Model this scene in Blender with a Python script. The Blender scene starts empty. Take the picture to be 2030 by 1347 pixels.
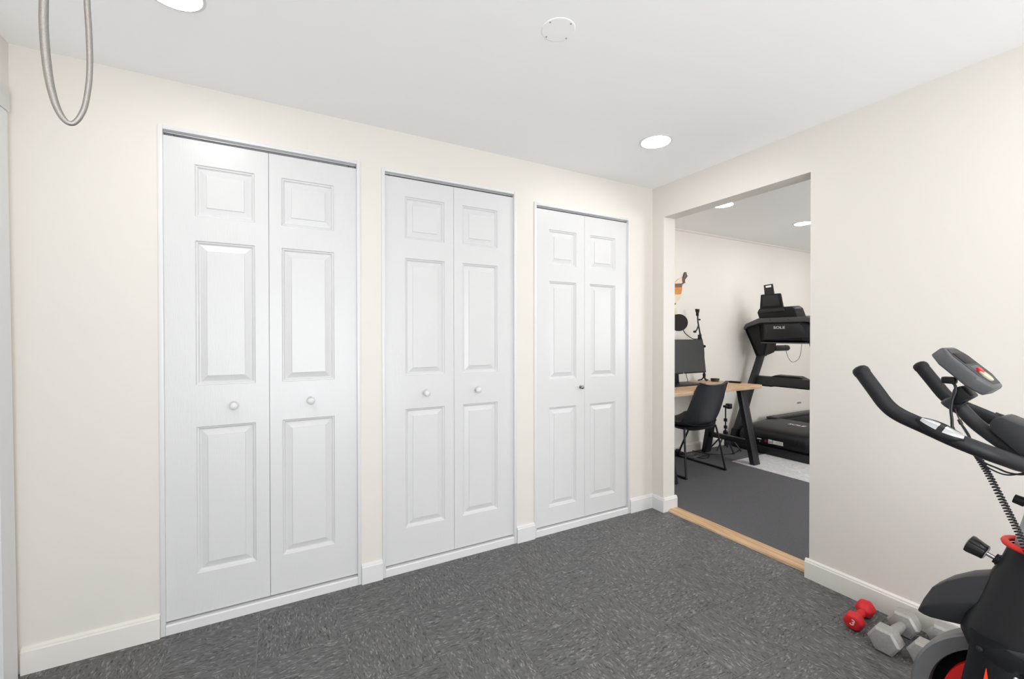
import bpy, bmesh, math, random
from mathutils import Vector, Matrix
random.seed(7)
PI = math.pi
S = bpy.context.scene
C = S.collection

# ------------------------------------------------------------------ camera
W, H = 2030, 1347
FPX, YAW, PITCH, ROLL = 854.52, 1.06927, -0.00737, -0.00082
CAM = Vector((-2.3728, -2.2306, 1.2295))
FW = Vector((math.cos(YAW) * math.cos(PITCH), math.sin(YAW) * math.cos(PITCH), math.sin(PITCH)))
R0 = Vector((math.sin(YAW), -math.cos(YAW), 0))
U0 = R0.cross(FW)
RT = R0 * math.cos(ROLL) + U0 * math.sin(ROLL)
UP = -R0 * math.sin(ROLL) + U0 * math.cos(ROLL)
cam = bpy.data.cameras.new('camera')
cam.sensor_width = 36.0
cam.lens = FPX / W * 36.0
cam.clip_start = 0.02
camo = bpy.data.objects.new('camera', cam)
C.objects.link(camo)
m = Matrix((RT, UP, -FW)).transposed().to_4x4()
m.translation = CAM
camo.matrix_world = m
S.camera = camo

# ------------------------------------------------------------------ light and exposure
S.view_settings.view_transform = 'Standard'
S.view_settings.look = 'None'
S.view_settings.gamma = 1.0
S.view_settings.use_curve_mapping = False
S.view_settings.exposure = -0.02
S.cycles.max_bounces = 14
S.cycles.diffuse_bounces = 10
S.cycles.glossy_bounces = 6
S.cycles.sample_clamp_indirect = 8.0
wd = bpy.data.worlds.new('world')
S.world = wd
wd.use_nodes = True
wd.node_tree.nodes['Background'].inputs[0].default_value = (0.75, 0.85, 1.0, 1)
wd.node_tree.nodes['Background'].inputs[1].default_value = 1.0
LAMP_STRENGTH = 60.0          # main room recessed discs
OFFICE_STRENGTH = 66.0

def area(name, loc, rot, sx, sy, power, col=(1, 1, 1)):
    l = bpy.data.lights.new(name, 'AREA')
    l.shape = 'RECTANGLE'
    l.size, l.size_y, l.energy, l.color = sx, sy, power, col
    o = bpy.data.objects.new(name, l)
    C.objects.link(o)
    o.location, o.rotation_euler = loc, rot
    return o
# added fill light, tilted up, at an invented patio door behind the camera
area('main_fill', (-2.0, -4.2, 1.04), (PI / 2 + 0.42, 0, -0.35), 2.1, 1.9, 86, (0.97, 0.985, 1.0))
# added office fill light, out of view; no window is built there
area('office_fill', (2.4, -2.55, 1.4), (PI / 2, 0, 0), 1.6, 1.2, 46, (0.97, 0.985, 1.0))

# ------------------------------------------------------------------ helpers
def lin(c):
    return tuple(((v / 255) / 12.92 if v / 255 <= 0.04045 else (((v / 255) + 0.055) / 1.055) ** 2.4) for v in c)

def at(px, py, axis, val):
    """point of the photograph's ray through (px, py) on the plane axis = val"""
    d = FW * FPX + RT * (px - W / 2) - UP * (py - H / 2)
    i = 'xyz'.index(axis)
    return CAM + d * ((val - CAM[i]) / d[i])

MATS = {}
def mat(name, col, rough=0.5, metal=0.0, bump=0.0, bscale=60.0, var=0.0, spec=0.5, stretch=None, emit=0.0):
    """procedural Principled material: colour with noise variation and noise bump"""
    if name in MATS:
        return MATS[name]
    mt = bpy.data.materials.new(name)
    mt.use_nodes = True
    nt = mt.node_tree
    b = nt.nodes['Principled BSDF']
    b.inputs['Base Color'].default_value = (*col, 1)
    b.inputs['Roughness'].default_value = rough
    b.inputs['Metallic'].default_value = metal
    b.inputs['Specular IOR Level'].default_value = spec
    if emit:
        b.inputs['Emission Color'].default_value = (*col, 1)
        b.inputs['Emission Strength'].default_value = emit
    if bump or var:
        tc = nt.nodes.new('ShaderNodeTexCoord')
        mp = nt.nodes.new('ShaderNodeMapping')
        mp.inputs['Scale'].default_value = stretch or (1, 1, 1)
        nt.links.new(tc.outputs['Object'], mp.inputs['Vector'])
        nz = nt.nodes.new('ShaderNodeTexNoise')
        nz.inputs['Scale'].default_value = bscale
        nz.inputs['Detail'].default_value = 4
        nt.links.new(mp.outputs[0], nz.inputs['Vector'])
        if bump:
            bp = nt.nodes.new('ShaderNodeBump')
            bp.inputs['Strength'].default_value = bump
            bp.inputs['Distance'].default_value = 0.002
            nt.links.new(nz.outputs['Fac'], bp.inputs['Height'])
            nt.links.new(bp.outputs[0], b.inputs['Normal'])
        if var:
            rp = nt.nodes.new('ShaderNodeValToRGB')
            rp.color_ramp.elements[0].position = 0.3
            rp.color_ramp.elements[1].position = 0.7
            rp.color_ramp.elements[0].color = (*[c * (1 - var) for c in col], 1)
            rp.color_ramp.elements[1].color = (*[min(1, c * (1 + var)) for c in col], 1)
            nt.links.new(nz.outputs['Fac'], rp.inputs[0])
            nt.links.new(rp.outputs[0], b.inputs['Base Color'])
    MATS[name] = mt
    return mt

class MB:
    """collects shapes in world coordinates and links them as one mesh object"""
    def __init__(self):
        self.v, self.f = [], []
    def add(self, vs, fs):
        k = len(self.v)
        self.v += [Vector(q) for q in vs]
        self.f += [[i + k for i in f] for f in fs]
        return self
    def box(self, x0, x1, y0, y1, z0, z1):
        return self.add([(x0, y0, z0), (x1, y0, z0), (x1, y1, z0), (x0, y1, z0), (x0, y0, z1), (x1, y0, z1), (x1, y1, z1), (x0, y1, z1)],
                        [(0, 3, 2, 1), (4, 5, 6, 7), (0, 1, 5, 4), (1, 2, 6, 5), (2, 3, 7, 6), (3, 0, 4, 7)])
    def hexa(self, bot, top):
        n = len(bot)
        return self.add(list(bot) + list(top), [tuple(range(n))[::-1], tuple(range(n, 2 * n))] + [(i, (i + 1) % n, n + (i + 1) % n, n + i) for i in range(n)])
    def prism(self, poly, axis, a0, a1):
        """polygon of 2D points extruded along an axis (x: (y,z), y: (x,z), z: (x,y))"""
        def P(q, a):
            return {'x': (a, q[0], q[1]), 'y': (q[0], a, q[1]), 'z': (q[0], q[1], a)}[axis]
        return self.hexa([P(q, a0) for q in poly], [P(q, a1) for q in poly])
    def loft(self, rings, caps=True):
        n = len(rings[0])
        vs = [q for r in rings for q in r]
        fs = [(k * n + i, k * n + (i + 1) % n, (k + 1) * n + (i + 1) % n, (k + 1) * n + i) for k in range(len(rings) - 1) for i in range(n)]
        if caps:
            fs += [tuple(range(n))[::-1], tuple(range((len(rings) - 1) * n, len(rings) * n))]
        return self.add(vs, fs)
    def tube(self, pts, r, n=10, flat=1.0, closed=False, caps=True):
        pts = [Vector(q) for q in pts]
        rs = r if isinstance(r, (list, tuple)) else [r] * len(pts)
        N = len(pts)
        rings, nv = [], None
        for i, q in enumerate(pts):
            a = pts[(i - 1) % N] if (closed or i) else q
            b = pts[(i + 1) % N] if (closed or i < N - 1) else q
            t = (b - a).normalized()
            if nv is None:
                ref = Vector((0, 0, 1)) if abs(t.z) < 0.9 else Vector((1, 0, 0))
                nv = (ref - t * ref.dot(t)).normalized()
            else:
                nv = (nv - t * nv.dot(t)).normalized()
            bv = t.cross(nv)
            rings.append([q + (nv * math.cos(2 * PI * k / n) + bv * flat * math.sin(2 * PI * k / n)) * rs[i] for k in range(n)])
        if closed:
            rings.append(rings[0])
        return self.loft(rings, caps and not closed)
    def lathe(self, prof, origin, axis, n=24, caps=True):
        """profile [(radius, height)] spun around an axis through origin"""
        ax = Vector(axis).normalized()
        ref = Vector((0, 0, 1)) if abs(ax.z) < 0.9 else Vector((1, 0, 0))
        u = (ref - ax * ref.dot(ax)).normalized()
        w = ax.cross(u)
        o = Vector(origin)
        rings = [[o + ax * h + (u * math.cos(2 * PI * k / n) + w * math.sin(2 * PI * k / n)) * max(r, 1e-5) for k in range(n)] for r, h in prof]
        return self.loft(rings, caps)
    def build(self, name, material, parent=None, bevel=0.0, seg=2, smooth=35, label=None, cat=None, group=None, kind=None, solid=0.0):
        bm = bmesh.new()
        vs = [bm.verts.new(q) for q in self.v]
        for f in self.f:
            try:
                bm.faces.new([vs[i] for i in f])
            except ValueError:
                pass
        bmesh.ops.remove_doubles(bm, verts=bm.verts, dist=1e-5)
        bmesh.ops.recalc_face_normals(bm, faces=bm.faces)
        if solid:
            bmesh.ops.solidify(bm, geom=bm.faces[:], thickness=solid)
            bmesh.ops.recalc_face_normals(bm, faces=bm.faces)
        if bevel:
            es = [e for e in bm.edges if len(e.link_faces) == 2 and e.calc_face_angle(0) > 0.5]
            bmesh.ops.bevel(bm, geom=es, offset=bevel, segments=seg, profile=0.5, affect='EDGES', clamp_overlap=True)
        me = bpy.data.meshes.new(name)
        bm.to_mesh(me)
        bm.free()
        return link(name, me, material, parent, smooth, label, cat, group, kind)

def root_loc(o):
    while o.parent:
        o = o.parent
    return o.location

def link(name, me, material, parent=None, smooth=35, label=None, cat=None, group=None, kind=None):
    me.materials.clear()
    me.materials.append(material)
    if smooth:
        for p in me.polygons:
            p.use_smooth = True
        me.set_sharp_from_angle(angle=math.radians(smooth))
    o = bpy.data.objects.new(name, me)
    C.objects.link(o)
    if parent:
        o.parent = parent
        base = root_loc(parent)
    else:
        xs = [v.co for v in me.vertices]
        base = Vector(((min(v.x for v in xs) + max(v.x for v in xs)) / 2, (min(v.y for v in xs) + max(v.y for v in xs)) / 2, min(v.z for v in xs)))
        o.location = base
    me.transform(Matrix.Translation(-base))
    tag(o, label, cat, group, kind)
    return o

def tag(o, label=None, cat=None, group=None, kind=None):
    for k, v in (('label', label), ('category', cat), ('group', group), ('kind', kind)):
        if v:
            o[k] = v
    return o

def thing(name, loc, label, cat, group=None, kind=None):
    o = bpy.data.objects.new(name, None)
    o.empty_display_size = 0.05
    C.objects.link(o)
    o.location = loc
    return tag(o, label, cat, group, kind)

def spline(pts, n=6):
    """Catmull-Rom through the points"""
    P = [Vector(q) for q in pts]
    P = [P[0] * 2 - P[1]] + P + [P[-1] * 2 - P[-2]]
    out = []
    for i in range(1, len(P) - 2):
        for k in range(n):
            t = k / n
            a, b, c, d = P[i - 1], P[i], P[i + 1], P[i + 2]
            out.append(0.5 * ((2 * b) + (c - a) * t + (2 * a - 5 * b + 4 * c - d) * t * t + (3 * b - a - 3 * c + d) * t ** 3))
    out.append(P[-2])
    return out

def text(body, size, mw, name, material, parent, depth=0.0004):
    """flat lettering built as a thin mesh"""
    cu = bpy.data.curves.new(name, 'FONT')
    cu.body, cu.size, cu.extrude, cu.offset = body, size, depth, size * 0.012
    cu.align_x, cu.align_y = 'CENTER', 'CENTER'
    tmp = bpy.data.objects.new('tmp_text', cu)
    C.objects.link(tmp)
    bpy.context.view_layer.update()
    me = bpy.data.meshes.new_from_object(tmp.evaluated_get(bpy.context.evaluated_depsgraph_get()))
    bpy.data.objects.remove(tmp)
    me.transform(mw)
    return link(name, me, material, parent, 0)

def frame_matrix(o, right, up):
    r = Vector(right).normalized(); u = Vector(up).normalized(); n = r.cross(u)
    mm = Matrix((r, u, n)).transposed().to_4x4()
    mm.translation = Vector(o)
    return mm

# ------------------------------------------------------------------ materials
WALL = mat('wall_cream', (0.716, 0.682, 0.634), 0.42, bump=0.08, bscale=220, spec=0.4)
WALL_OFFICE = mat('wall_office_cream', (0.80, 0.765, 0.715), 0.45, bump=0.08, bscale=220, spec=0.4)
CEIL = mat('ceiling_white', (0.95, 0.952, 0.958), 0.9, bump=0.05, bscale=150)
TRIM = mat('trim_white', (0.70, 0.702, 0.707), 0.35, bump=0.05, bscale=80)
TRIM_CREAM = mat('trim_cream', (0.755, 0.735, 0.69), 0.38, bump=0.06, bscale=80)
DOORM = mat('door_white', (0.650, 0.652, 0.657), 0.30, bump=0.22, bscale=26, stretch=(14, 1, 1.0))
TRACKM = mat('track_metal', lin((176, 176, 178)), 0.4, 0.6)
DARK = mat('closet_shade', lin((30, 30, 32)), 0.9, var=0.1)  # near-black colour stands in for the shade seen through the door gaps
SCREW = mat('screw_grey', lin((150, 150, 150)), 0.4, 0.5)
LAMP = mat('lamp_glow', (1.0, 0.985, 0.96), 0.5, emit=LAMP_STRENGTH)
LAMP2 = mat('lamp_glow_office', (1.0, 0.985, 0.965), 0.5, emit=OFFICE_STRENGTH)
BLACK = mat('black_plastic', lin((22, 23, 26)), 0.42, bump=0.05, bscale=300, spec=0.3)
BLACK_SOFT = mat('black_foam', lin((24, 24, 28)), 0.5, bump=0.15, bscale=500, spec=0.35)
CHAR = mat('charcoal_plastic', lin((46, 47, 50)), 0.45, bump=0.05, bscale=300, spec=0.35)
GREYP = mat('grey_plastic', lin((80, 81, 84)), 0.45, bump=0.05, bscale=300)
SILVER = mat('silver_paint', lin((168, 171, 176)), 0.35, 0.25, var=0.03, bscale=20)
STEEL = mat('polished_steel', lin((200, 200, 202)), 0.18, 1.0, var=0.05, bscale=30)
BLKMETAL = mat('black_metal', lin((40, 41, 45)), 0.40, 0.3, bump=0.04, bscale=200)
RED = mat('red_plastic', lin((226, 34, 30)), 0.4, bump=0.03, bscale=200)
REDV = mat('red_vinyl', lin((206, 26, 36)), 0.5, bump=0.25, bscale=300)
IRON = mat('cast_iron_grey', lin((172, 169, 166)), 0.42, 0.25, bump=0.3, bscale=110, var=0.09)
CHIP = mat('worn_paint', lin((214, 212, 208)), 0.5, 0.2, bump=0.3, bscale=120, var=0.12)
WHITE = mat('white_print', lin((235, 235, 235)), 0.5, var=0.03)
LEATHER = mat('dark_leatherette', lin((40, 42, 47)), 0.40, bump=0.3, bscale=120, var=0.08)
SCREEN = mat('matte_screen', lin((52, 54, 56)), 0.35, var=0.02, bscale=4)
RUBBER = mat('cable_rubber', lin((26, 26, 28)), 0.5, var=0.1)

def wood_mat(name, c0, c1, sc=(1, 1, 1), scale=6.0):
    mt = bpy.data.materials.new(name)
    mt.use_nodes = True
    nt = mt.node_tree
    b = nt.nodes['Principled BSDF']
    b.inputs['Roughness'].default_value = 0.5
    tc = nt.nodes.new('ShaderNodeTexCoord')
    mp = nt.nodes.new('ShaderNodeMapping')
    mp.inputs['Scale'].default_value = sc
    nz = nt.nodes.new('ShaderNodeTexNoise')
    nz.inputs['Scale'].default_value = scale
    nz.inputs['Detail'].default_value = 7
    nz.inputs['Distortion'].default_value = 0.6
    rp = nt.nodes.new('ShaderNodeValToRGB')
    rp.color_ramp.elements[0].position = 0.32
    rp.color_ramp.elements[1].position = 0.68
    rp.color_ramp.elements[0].color = (*c0, 1)
    rp.color_ramp.elements[1].color = (*c1, 1)
    bp = nt.nodes.new('ShaderNodeBump')
    bp.inputs['Strength'].default_value = 0.15
    bp.inputs['Distance'].default_value = 0.001
    nt.links.new(tc.outputs['Object'], mp.inputs['Vector'])
    nt.links.new(mp.outputs[0], nz.inputs['Vector'])
    nt.links.new(nz.outputs['Fac'], rp.inputs[0])
    nt.links.new(rp.outputs[0], b.inputs['Base Color'])
    nt.links.new(nz.outputs['Fac'], bp.inputs['Height'])
    nt.links.new(bp.outputs[0], b.inputs['Normal'])
    return mt
OAK = wood_mat('oak_threshold', lin((182, 144, 106)), lin((214, 182, 146)), (14, 1, 14), 4)
DESKW = wood_mat('desk_oak', lin((178, 146, 114)), lin((212, 182, 150)), (1.2, 12, 12), 5)

def tile_mat():
    """vinyl composition tile: streaky chips of light and dark grey, shifted per tile"""
    mt = bpy.data.materials.new('vinyl_tile_grey')
    mt.use_nodes = True
    nt = mt.node_tree
    N, L = nt.nodes.new, nt.links.new
    b = nt.nodes['Principled BSDF']
    b.inputs['Roughness'].default_value = 0.5
    b.inputs['Specular IOR Level'].default_value = 0.35
    tc = N('ShaderNodeTexCoord'); oi = N('ShaderNodeObjectInfo')
    sc = N('ShaderNodeVectorMath'); sc.operation = 'SCALE'
    cb = N('ShaderNodeCombineXYZ')
    L(oi.outputs['Random'], cb.inputs[0]); L(oi.outputs['Random'], cb.inputs[1])
    L(cb.outputs[0], sc.inputs[0]); sc.inputs['Scale'].default_value = 37.0
    ad = N('ShaderNodeVectorMath'); ad.operation = 'ADD'
    L(tc.outputs['Object'], ad.inputs[0]); L(sc.outputs[0], ad.inputs[1])
    wob = N('ShaderNodeTexNoise'); wob.inputs['Scale'].default_value = 14.0; wob.inputs['Detail'].default_value = 3
    L(ad.outputs[0], wob.inputs['Vector'])
    ws = N('ShaderNodeVectorMath'); ws.operation = 'SCALE'; ws.inputs['Scale'].default_value = 0.035
    L(wob.outputs['Color'], ws.inputs[0])
    ad2 = N('ShaderNodeVectorMath'); ad2.operation = 'ADD'
    L(ad.outputs[0], ad2.inputs[0]); L(ws.outputs[0], ad2.inputs[1])
    def chips(scale, pos, cols):
        mp = N('ShaderNodeMapping'); mp.inputs['Scale'].default_value = scale
        L(ad2.outputs[0], mp.inputs['Vector'])
        vo = N('ShaderNodeTexVoronoi'); vo.inputs['Scale'].default_value = 1.0
        L(mp.outputs[0], vo.inputs['Vector'])
        sp = N('ShaderNodeSeparateColor'); L(vo.outputs['Color'], sp.inputs[0])
        rp = N('ShaderNodeValToRGB'); cr = rp.color_ramp
        cr.elements[0].position, cr.elements[0].color = pos[0], (*[cols[0]] * 3, 1)
        cr.elements[1].position, cr.elements[1].color = pos[-1], (*[cols[-1]] * 3, 1)
        for p, c in zip(pos[1:-1], cols[1:-1]):
            e = cr.elements.new(p); e.color = (c, c, c, 1)
        L(sp.outputs[0], rp.inputs[0])
        return rp
    a = chips((70, 230, 70), [0.0, 0.05, 0.11, 0.5, 0.86, 0.93, 1.0], [0.018, 0.042, 0.088, 0.116, 0.145, 0.22, 0.31])
    c = chips((38, 120, 38), [0.0, 0.1, 0.5, 0.9, 1.0], [0.060, 0.088, 0.112, 0.145, 0.19])
    mx = N('ShaderNodeMix'); mx.data_type = 'RGBA'; mx.inputs['Factor'].default_value = 0.30
    L(a.outputs[0], mx.inputs[6]); L(c.outputs[0], mx.inputs[7])
    L(mx.outputs[2], b.inputs['Base Color'])
    bp = N('ShaderNodeBump'); bp.inputs['Strength'].default_value = 0.12; bp.inputs['Distance'].default_value = 0.001
    L(mx.outputs[2], bp.inputs['Height']); L(bp.outputs[0], b.inputs['Normal'])
    return mt
TILE = tile_mat()
GROUT = mat('tile_joint', lin((190, 190, 190)), 0.9, var=0.2, bscale=60)
CARPET = mat('carpet_charcoal', lin((98, 98, 101)), 0.95, bump=0.9, bscale=420, var=0.28, spec=0.1)
SHADE = {}

# ------------------------------------------------------------------ the main room
XL, YB, HC = -3.209, -4.3, 2.2826          # left wall, wall behind the camera, ceiling
OY0, OY1, OT, WT = -0.1018, -1.0423, 2.0592, 0.112   # opening to the office in the right wall
HO, YF, XE, YO = 2.345, 0.87, 4.7, -2.6    # office: ceiling, far wall, end wall, near wall
# door openings: outer frame left, outer frame right, frame top, leaf left / seam / right, leaf top, panel shift
DOORS = [(-2.790, -2.0045, 2.093, -2.774, -2.398, -2.020, 2.058, 0.0),
         (-1.9017, -1.1211, 2.0835, -1.884, -1.510, -1.137, 2.052, 0.003),
         (-0.9983, -0.2189, 2.045, -0.981, -0.604, -0.236, 2.014, -0.062)]

fl = MB().box(XL - 0.1, 0.06, YB - 0.1, 0.12, -0.06, -0.0014).build('floor', GROUT, label='grey vinyl tiled floor of the main room', cat='floor', kind='structure', smooth=0)
TS, GX, GY = 0.305, -1.222, -0.047
def edges(a, b, g):
    k = math.ceil((a - g) / TS + 1e-6)
    e = [a]
    while g + k * TS < b - 0.004:
        if g + k * TS > a + 0.004:
            e.append(g + k * TS)
        k += 1
    return e + [b]
ex, ey = edges(XL, 0.035, GX), edges(-3.15, 0.09, GY)
tile_meshes = {}
base = root_loc(fl)
for i in range(len(ex) - 1):
    for j in range(len(ey) - 1):
        w, d = ex[i + 1] - ex[i] - 0.0009, ey[j + 1] - ey[j] - 0.0009
        cx, cy = (ex[i] + ex[i + 1]) / 2, (ey[j] + ey[j + 1]) / 2
        ki = round((cx - GX) / TS - 0.5); kj = round((cy - GY) / TS - 0.5)
        turn = (ki + kj) % 2
        key = (round(w, 3), round(d, 3), turn)
        if key not in tile_meshes:
            a, bb = (w, d) if not turn else (d, w)
            me = bpy.data.meshes.new('tile')
            c = 0.0003
            t = bmesh.new()
            q = [t.verts.new((sx * a / 2, sy * bb / 2, -0.0014)) for sx, sy in ((-1, -1), (1, -1), (1, 1), (-1, 1))]
            q2 = [t.verts.new((sx * a / 2, sy * bb / 2, -c)) for sx, sy in ((-1, -1), (1, -1), (1, 1), (-1, 1))]
            q3 = [t.verts.new((sx * (a / 2 - c), sy * (bb / 2 - c), 0)) for sx, sy in ((-1, -1), (1, -1), (1, 1), (-1, 1))]
            for r0, r1 in ((q, q2), (q2, q3)):
                for n in range(4):
                    t.faces.new((r0[n], r0[(n + 1) % 4], r1[(n + 1) % 4], r1[n]))
            t.faces.new(q3)
            t.to_mesh(me); t.free()
            me.materials.append(TILE)
            tile_meshes[key] = me
        o = bpy.data.objects.new('tile', tile_meshes[key])
        C.objects.link(o)
        o.parent = fl
        o.location = Vector((cx, cy, random.uniform(-0.0002, 0.0002))) - base
        o.rotation_euler = (0, 0, PI / 2 * turn)

MB().box(XL - 0.1, 0.0, YB - 0.1, 0.7, HC, HC + 0.12).build('ceiling', CEIL, label='flat white ceiling of the main room', cat='ceiling', kind='structure', smooth=0)
# wall with the three closets
w = MB()
xs = [XL - 0.1] + [v for d in DOORS for v in (d[0] + 0.004, d[1] - 0.004)] + [0.0]
for k in range(0, len(xs), 2):
    w.box(xs[k], xs[k + 1], 0, 0.1, -0.004, HC)
for d in DOORS:
    w.box(d[0] + 0.004, d[1] - 0.004, 0, 0.1, d[2] - 0.004, HC)
w.build('wall_closet', WALL, label='cream wall holding the three white closet doors', cat='wall', kind='structure', smooth=0)
MB().box(XL - 0.1, 0, 0.62, 0.7, 0, HC).box(XL - 0.1, XL, 0.1, 0.62, 0, HC).box(XL - 0.1, 0, 0.1, 0.62, -0.06, -0.001).build('wall_closet_back', DARK, label='inside of the closets, coloured dark as shade behind the doors', cat='wall', kind='structure', smooth=0)
# right wall with the opening to the office
MB().box(0, WT, OY0, YF + 0.1, -0.004, HO).box(0, WT, YB - 0.1, OY1, -0.004, HO).box(0, WT, OY1, OY0, OT, HO).build('wall_right', WALL, label='cream wall with the wide opening to the office', cat='wall', kind='structure', smooth=0)
MB().box(XL - 0.1, XL, YB - 0.1, 0, 0, HC).build('wall_left', WALL, label='cream wall at the left edge with a white door casing', cat='wall', kind='structure', smooth=0)
wb = MB()
for a in ((XL, -3.15, 0, HC), (-0.75, 0, 0, HC), (-3.15, -0.75, 2.1, HC)):
    wb.box(a[0], a[1], YB - 0.1, YB, a[2], a[3])
wb.build('wall_back', WALL, label='cream wall behind the camera, opened for an added patio door', cat='wall', kind='structure', smooth=0)
wf = MB()
for a in ((-3.15, -3.07, 0, 2.1), (-0.83, -0.75, 0, 2.1), (-2.0, -1.9, 0.08, 2.02), (-3.07, -0.83, 0, 0.08), (-3.07, -0.83, 2.02, 2.1)):
    wf.box(a[0], a[1], YB - 0.09, YB - 0.04, a[2], a[3])
wf.build('door_added_patio', TRIM, label='white frame of an added, unseen patio door behind the camera', cat='door', kind='structure', smooth=0)  # unseen door frame, invented to go with the fill light

# baseboards, with a bevelled top edge
BH, BT = 0.098, 0.015
def board(mb, p0, p1, n, h=BH, t=BT):
    """baseboard run from p0 to p1 on the floor; n points away from the wall"""
    prof = [(0, -0.003), (t, -0.003), (t, h - 0.016), (t - 0.003, h - 0.012), (t - 0.004, h - 0.006), (0.003, h), (0, h)]
    a = [(p0[0] + n[0] * q[0], p0[1] + n[1] * q[0], q[1]) for q in prof]
    b = [(p1[0] + n[0] * q[0], p1[1] + n[1] * q[0], q[1]) for q in prof]
    return mb.hexa(a, b)
def base_run(name, runs, material, label):
    b = MB()
    for p0, p1, n in runs:
        board(b, p0, p1, n)
    b.build(name, material, label=label, cat='baseboard', kind='structure', smooth=20)
base_run('baseboard_closet_left', [((-3.189, 0), (-2.7905, 0), (0, -1))], TRIM_CREAM, 'cream baseboard left of the first closet door')
base_run('baseboard_closet_middle', [((-2.004, 0), (-1.9022, 0), (0, -1))], TRIM, 'short white baseboard between the first and second closet doors')
base_run('baseboard_closet_right', [((-1.1206, 0), (-0.9988, 0), (0, -1))], TRIM, 'short white baseboard between the second and third closet doors')
base_run('baseboard_corner', [((-0.2184, 0), (0, 0), (0, -1)), ((0, 0), (0, OY0 - BT), (-1, 0)), ((0, OY0), (WT + BT, OY0), (0, -1))], TRIM, 'white baseboard turning the corner beside the office opening')
base_run('baseboard_right', [((0, OY1 + BT), (0, YB), (-1, 0)), ((0, OY1), (WT + BT, OY1), (0, 1))], TRIM_CREAM, 'long white baseboard of the wall behind the dumbbells')
base_run('baseboard_office', [((WT, YF), (XE, YF), (0, -1))], TRIM_CREAM, 'white baseboard along the office wall behind the desk')
# nail holes and chips in the closet wall's left baseboard are flat marks
MB().prism([(0.030, -0.002), (0.034, 0.010), (0.055, 0.0165), (0.110, 0.0165), (0.134, 0.011), (0.138, -0.002)], 'y', OY1 + BT + 0.001, OY0 - BT - 0.001).build('trim_threshold', OAK, label='light oak threshold strip across the office opening', cat='threshold', kind='structure', smooth=30)

# door casing at the left edge of the photograph
g = thing('door_left_casing', (-3.2, -0.06, 0), 'white door casing with a wide header at the left edge', 'door casing', kind='structure')
MB().hexa([(XL, -0.034, 0), (-3.187, -0.034, 0), (-3.187, -0.125, 0), (XL, -0.125, 0)], [(XL, -0.036, 2.022), (-3.1985, -0.042, 2.022), (-3.1985, -0.125, 2.022), (XL, -0.125, 2.022)]).build('casing_board', TRIM, g)
MB().box(XL, -3.1965, -1.05, -0.029, 2.024, 2.108).build('header_board', TRIM, g, bevel=0.001)
MB().box(XL, -3.187, -1.03, -0.94, 0, 2.022).build('casing_board', TRIM, g, bevel=0.001)
MB().box(XL - 0.01, -3.203, -0.94, -0.125, 0.005, 2.02).build('door_slab', DOORM, g, bevel=0.001)

# ------------------------------------------------------------------ closet doors
def panel(x0, x1, z0, z1, yf, leaf):
    """one raised panel: sloped sticking, groove, bevel and raised field"""
    mb = MB()
    rings = [(0, 0), (0.004, 0.0052), (0.0075, 0.0058), (0.0135, 0.0125), (0.016, 0.0128), (0.0400, 0.0050), (0.0412, 0.0020)]
    loops = [[(x0 + i, yf + d, z0 + i), (x1 - i, yf + d, z0 + i), (x1 - i, yf + d, z1 - i), (x0 + i, yf + d, z1 - i)] for i, d in rings]
    vs = [q for l in loops for q in l]
    fs = [(k * 4 + i, k * 4 + (i + 1) % 4, k * 4 + 4 + (i + 1) % 4, k * 4 + 4 + i) for k in range(len(loops) - 1) for i in range(4)]
    fs.append(tuple(range(len(vs) - 4, len(vs))))
    return mb.add(vs, fs).build('panel', DOORM, leaf, smooth=0)

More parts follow.
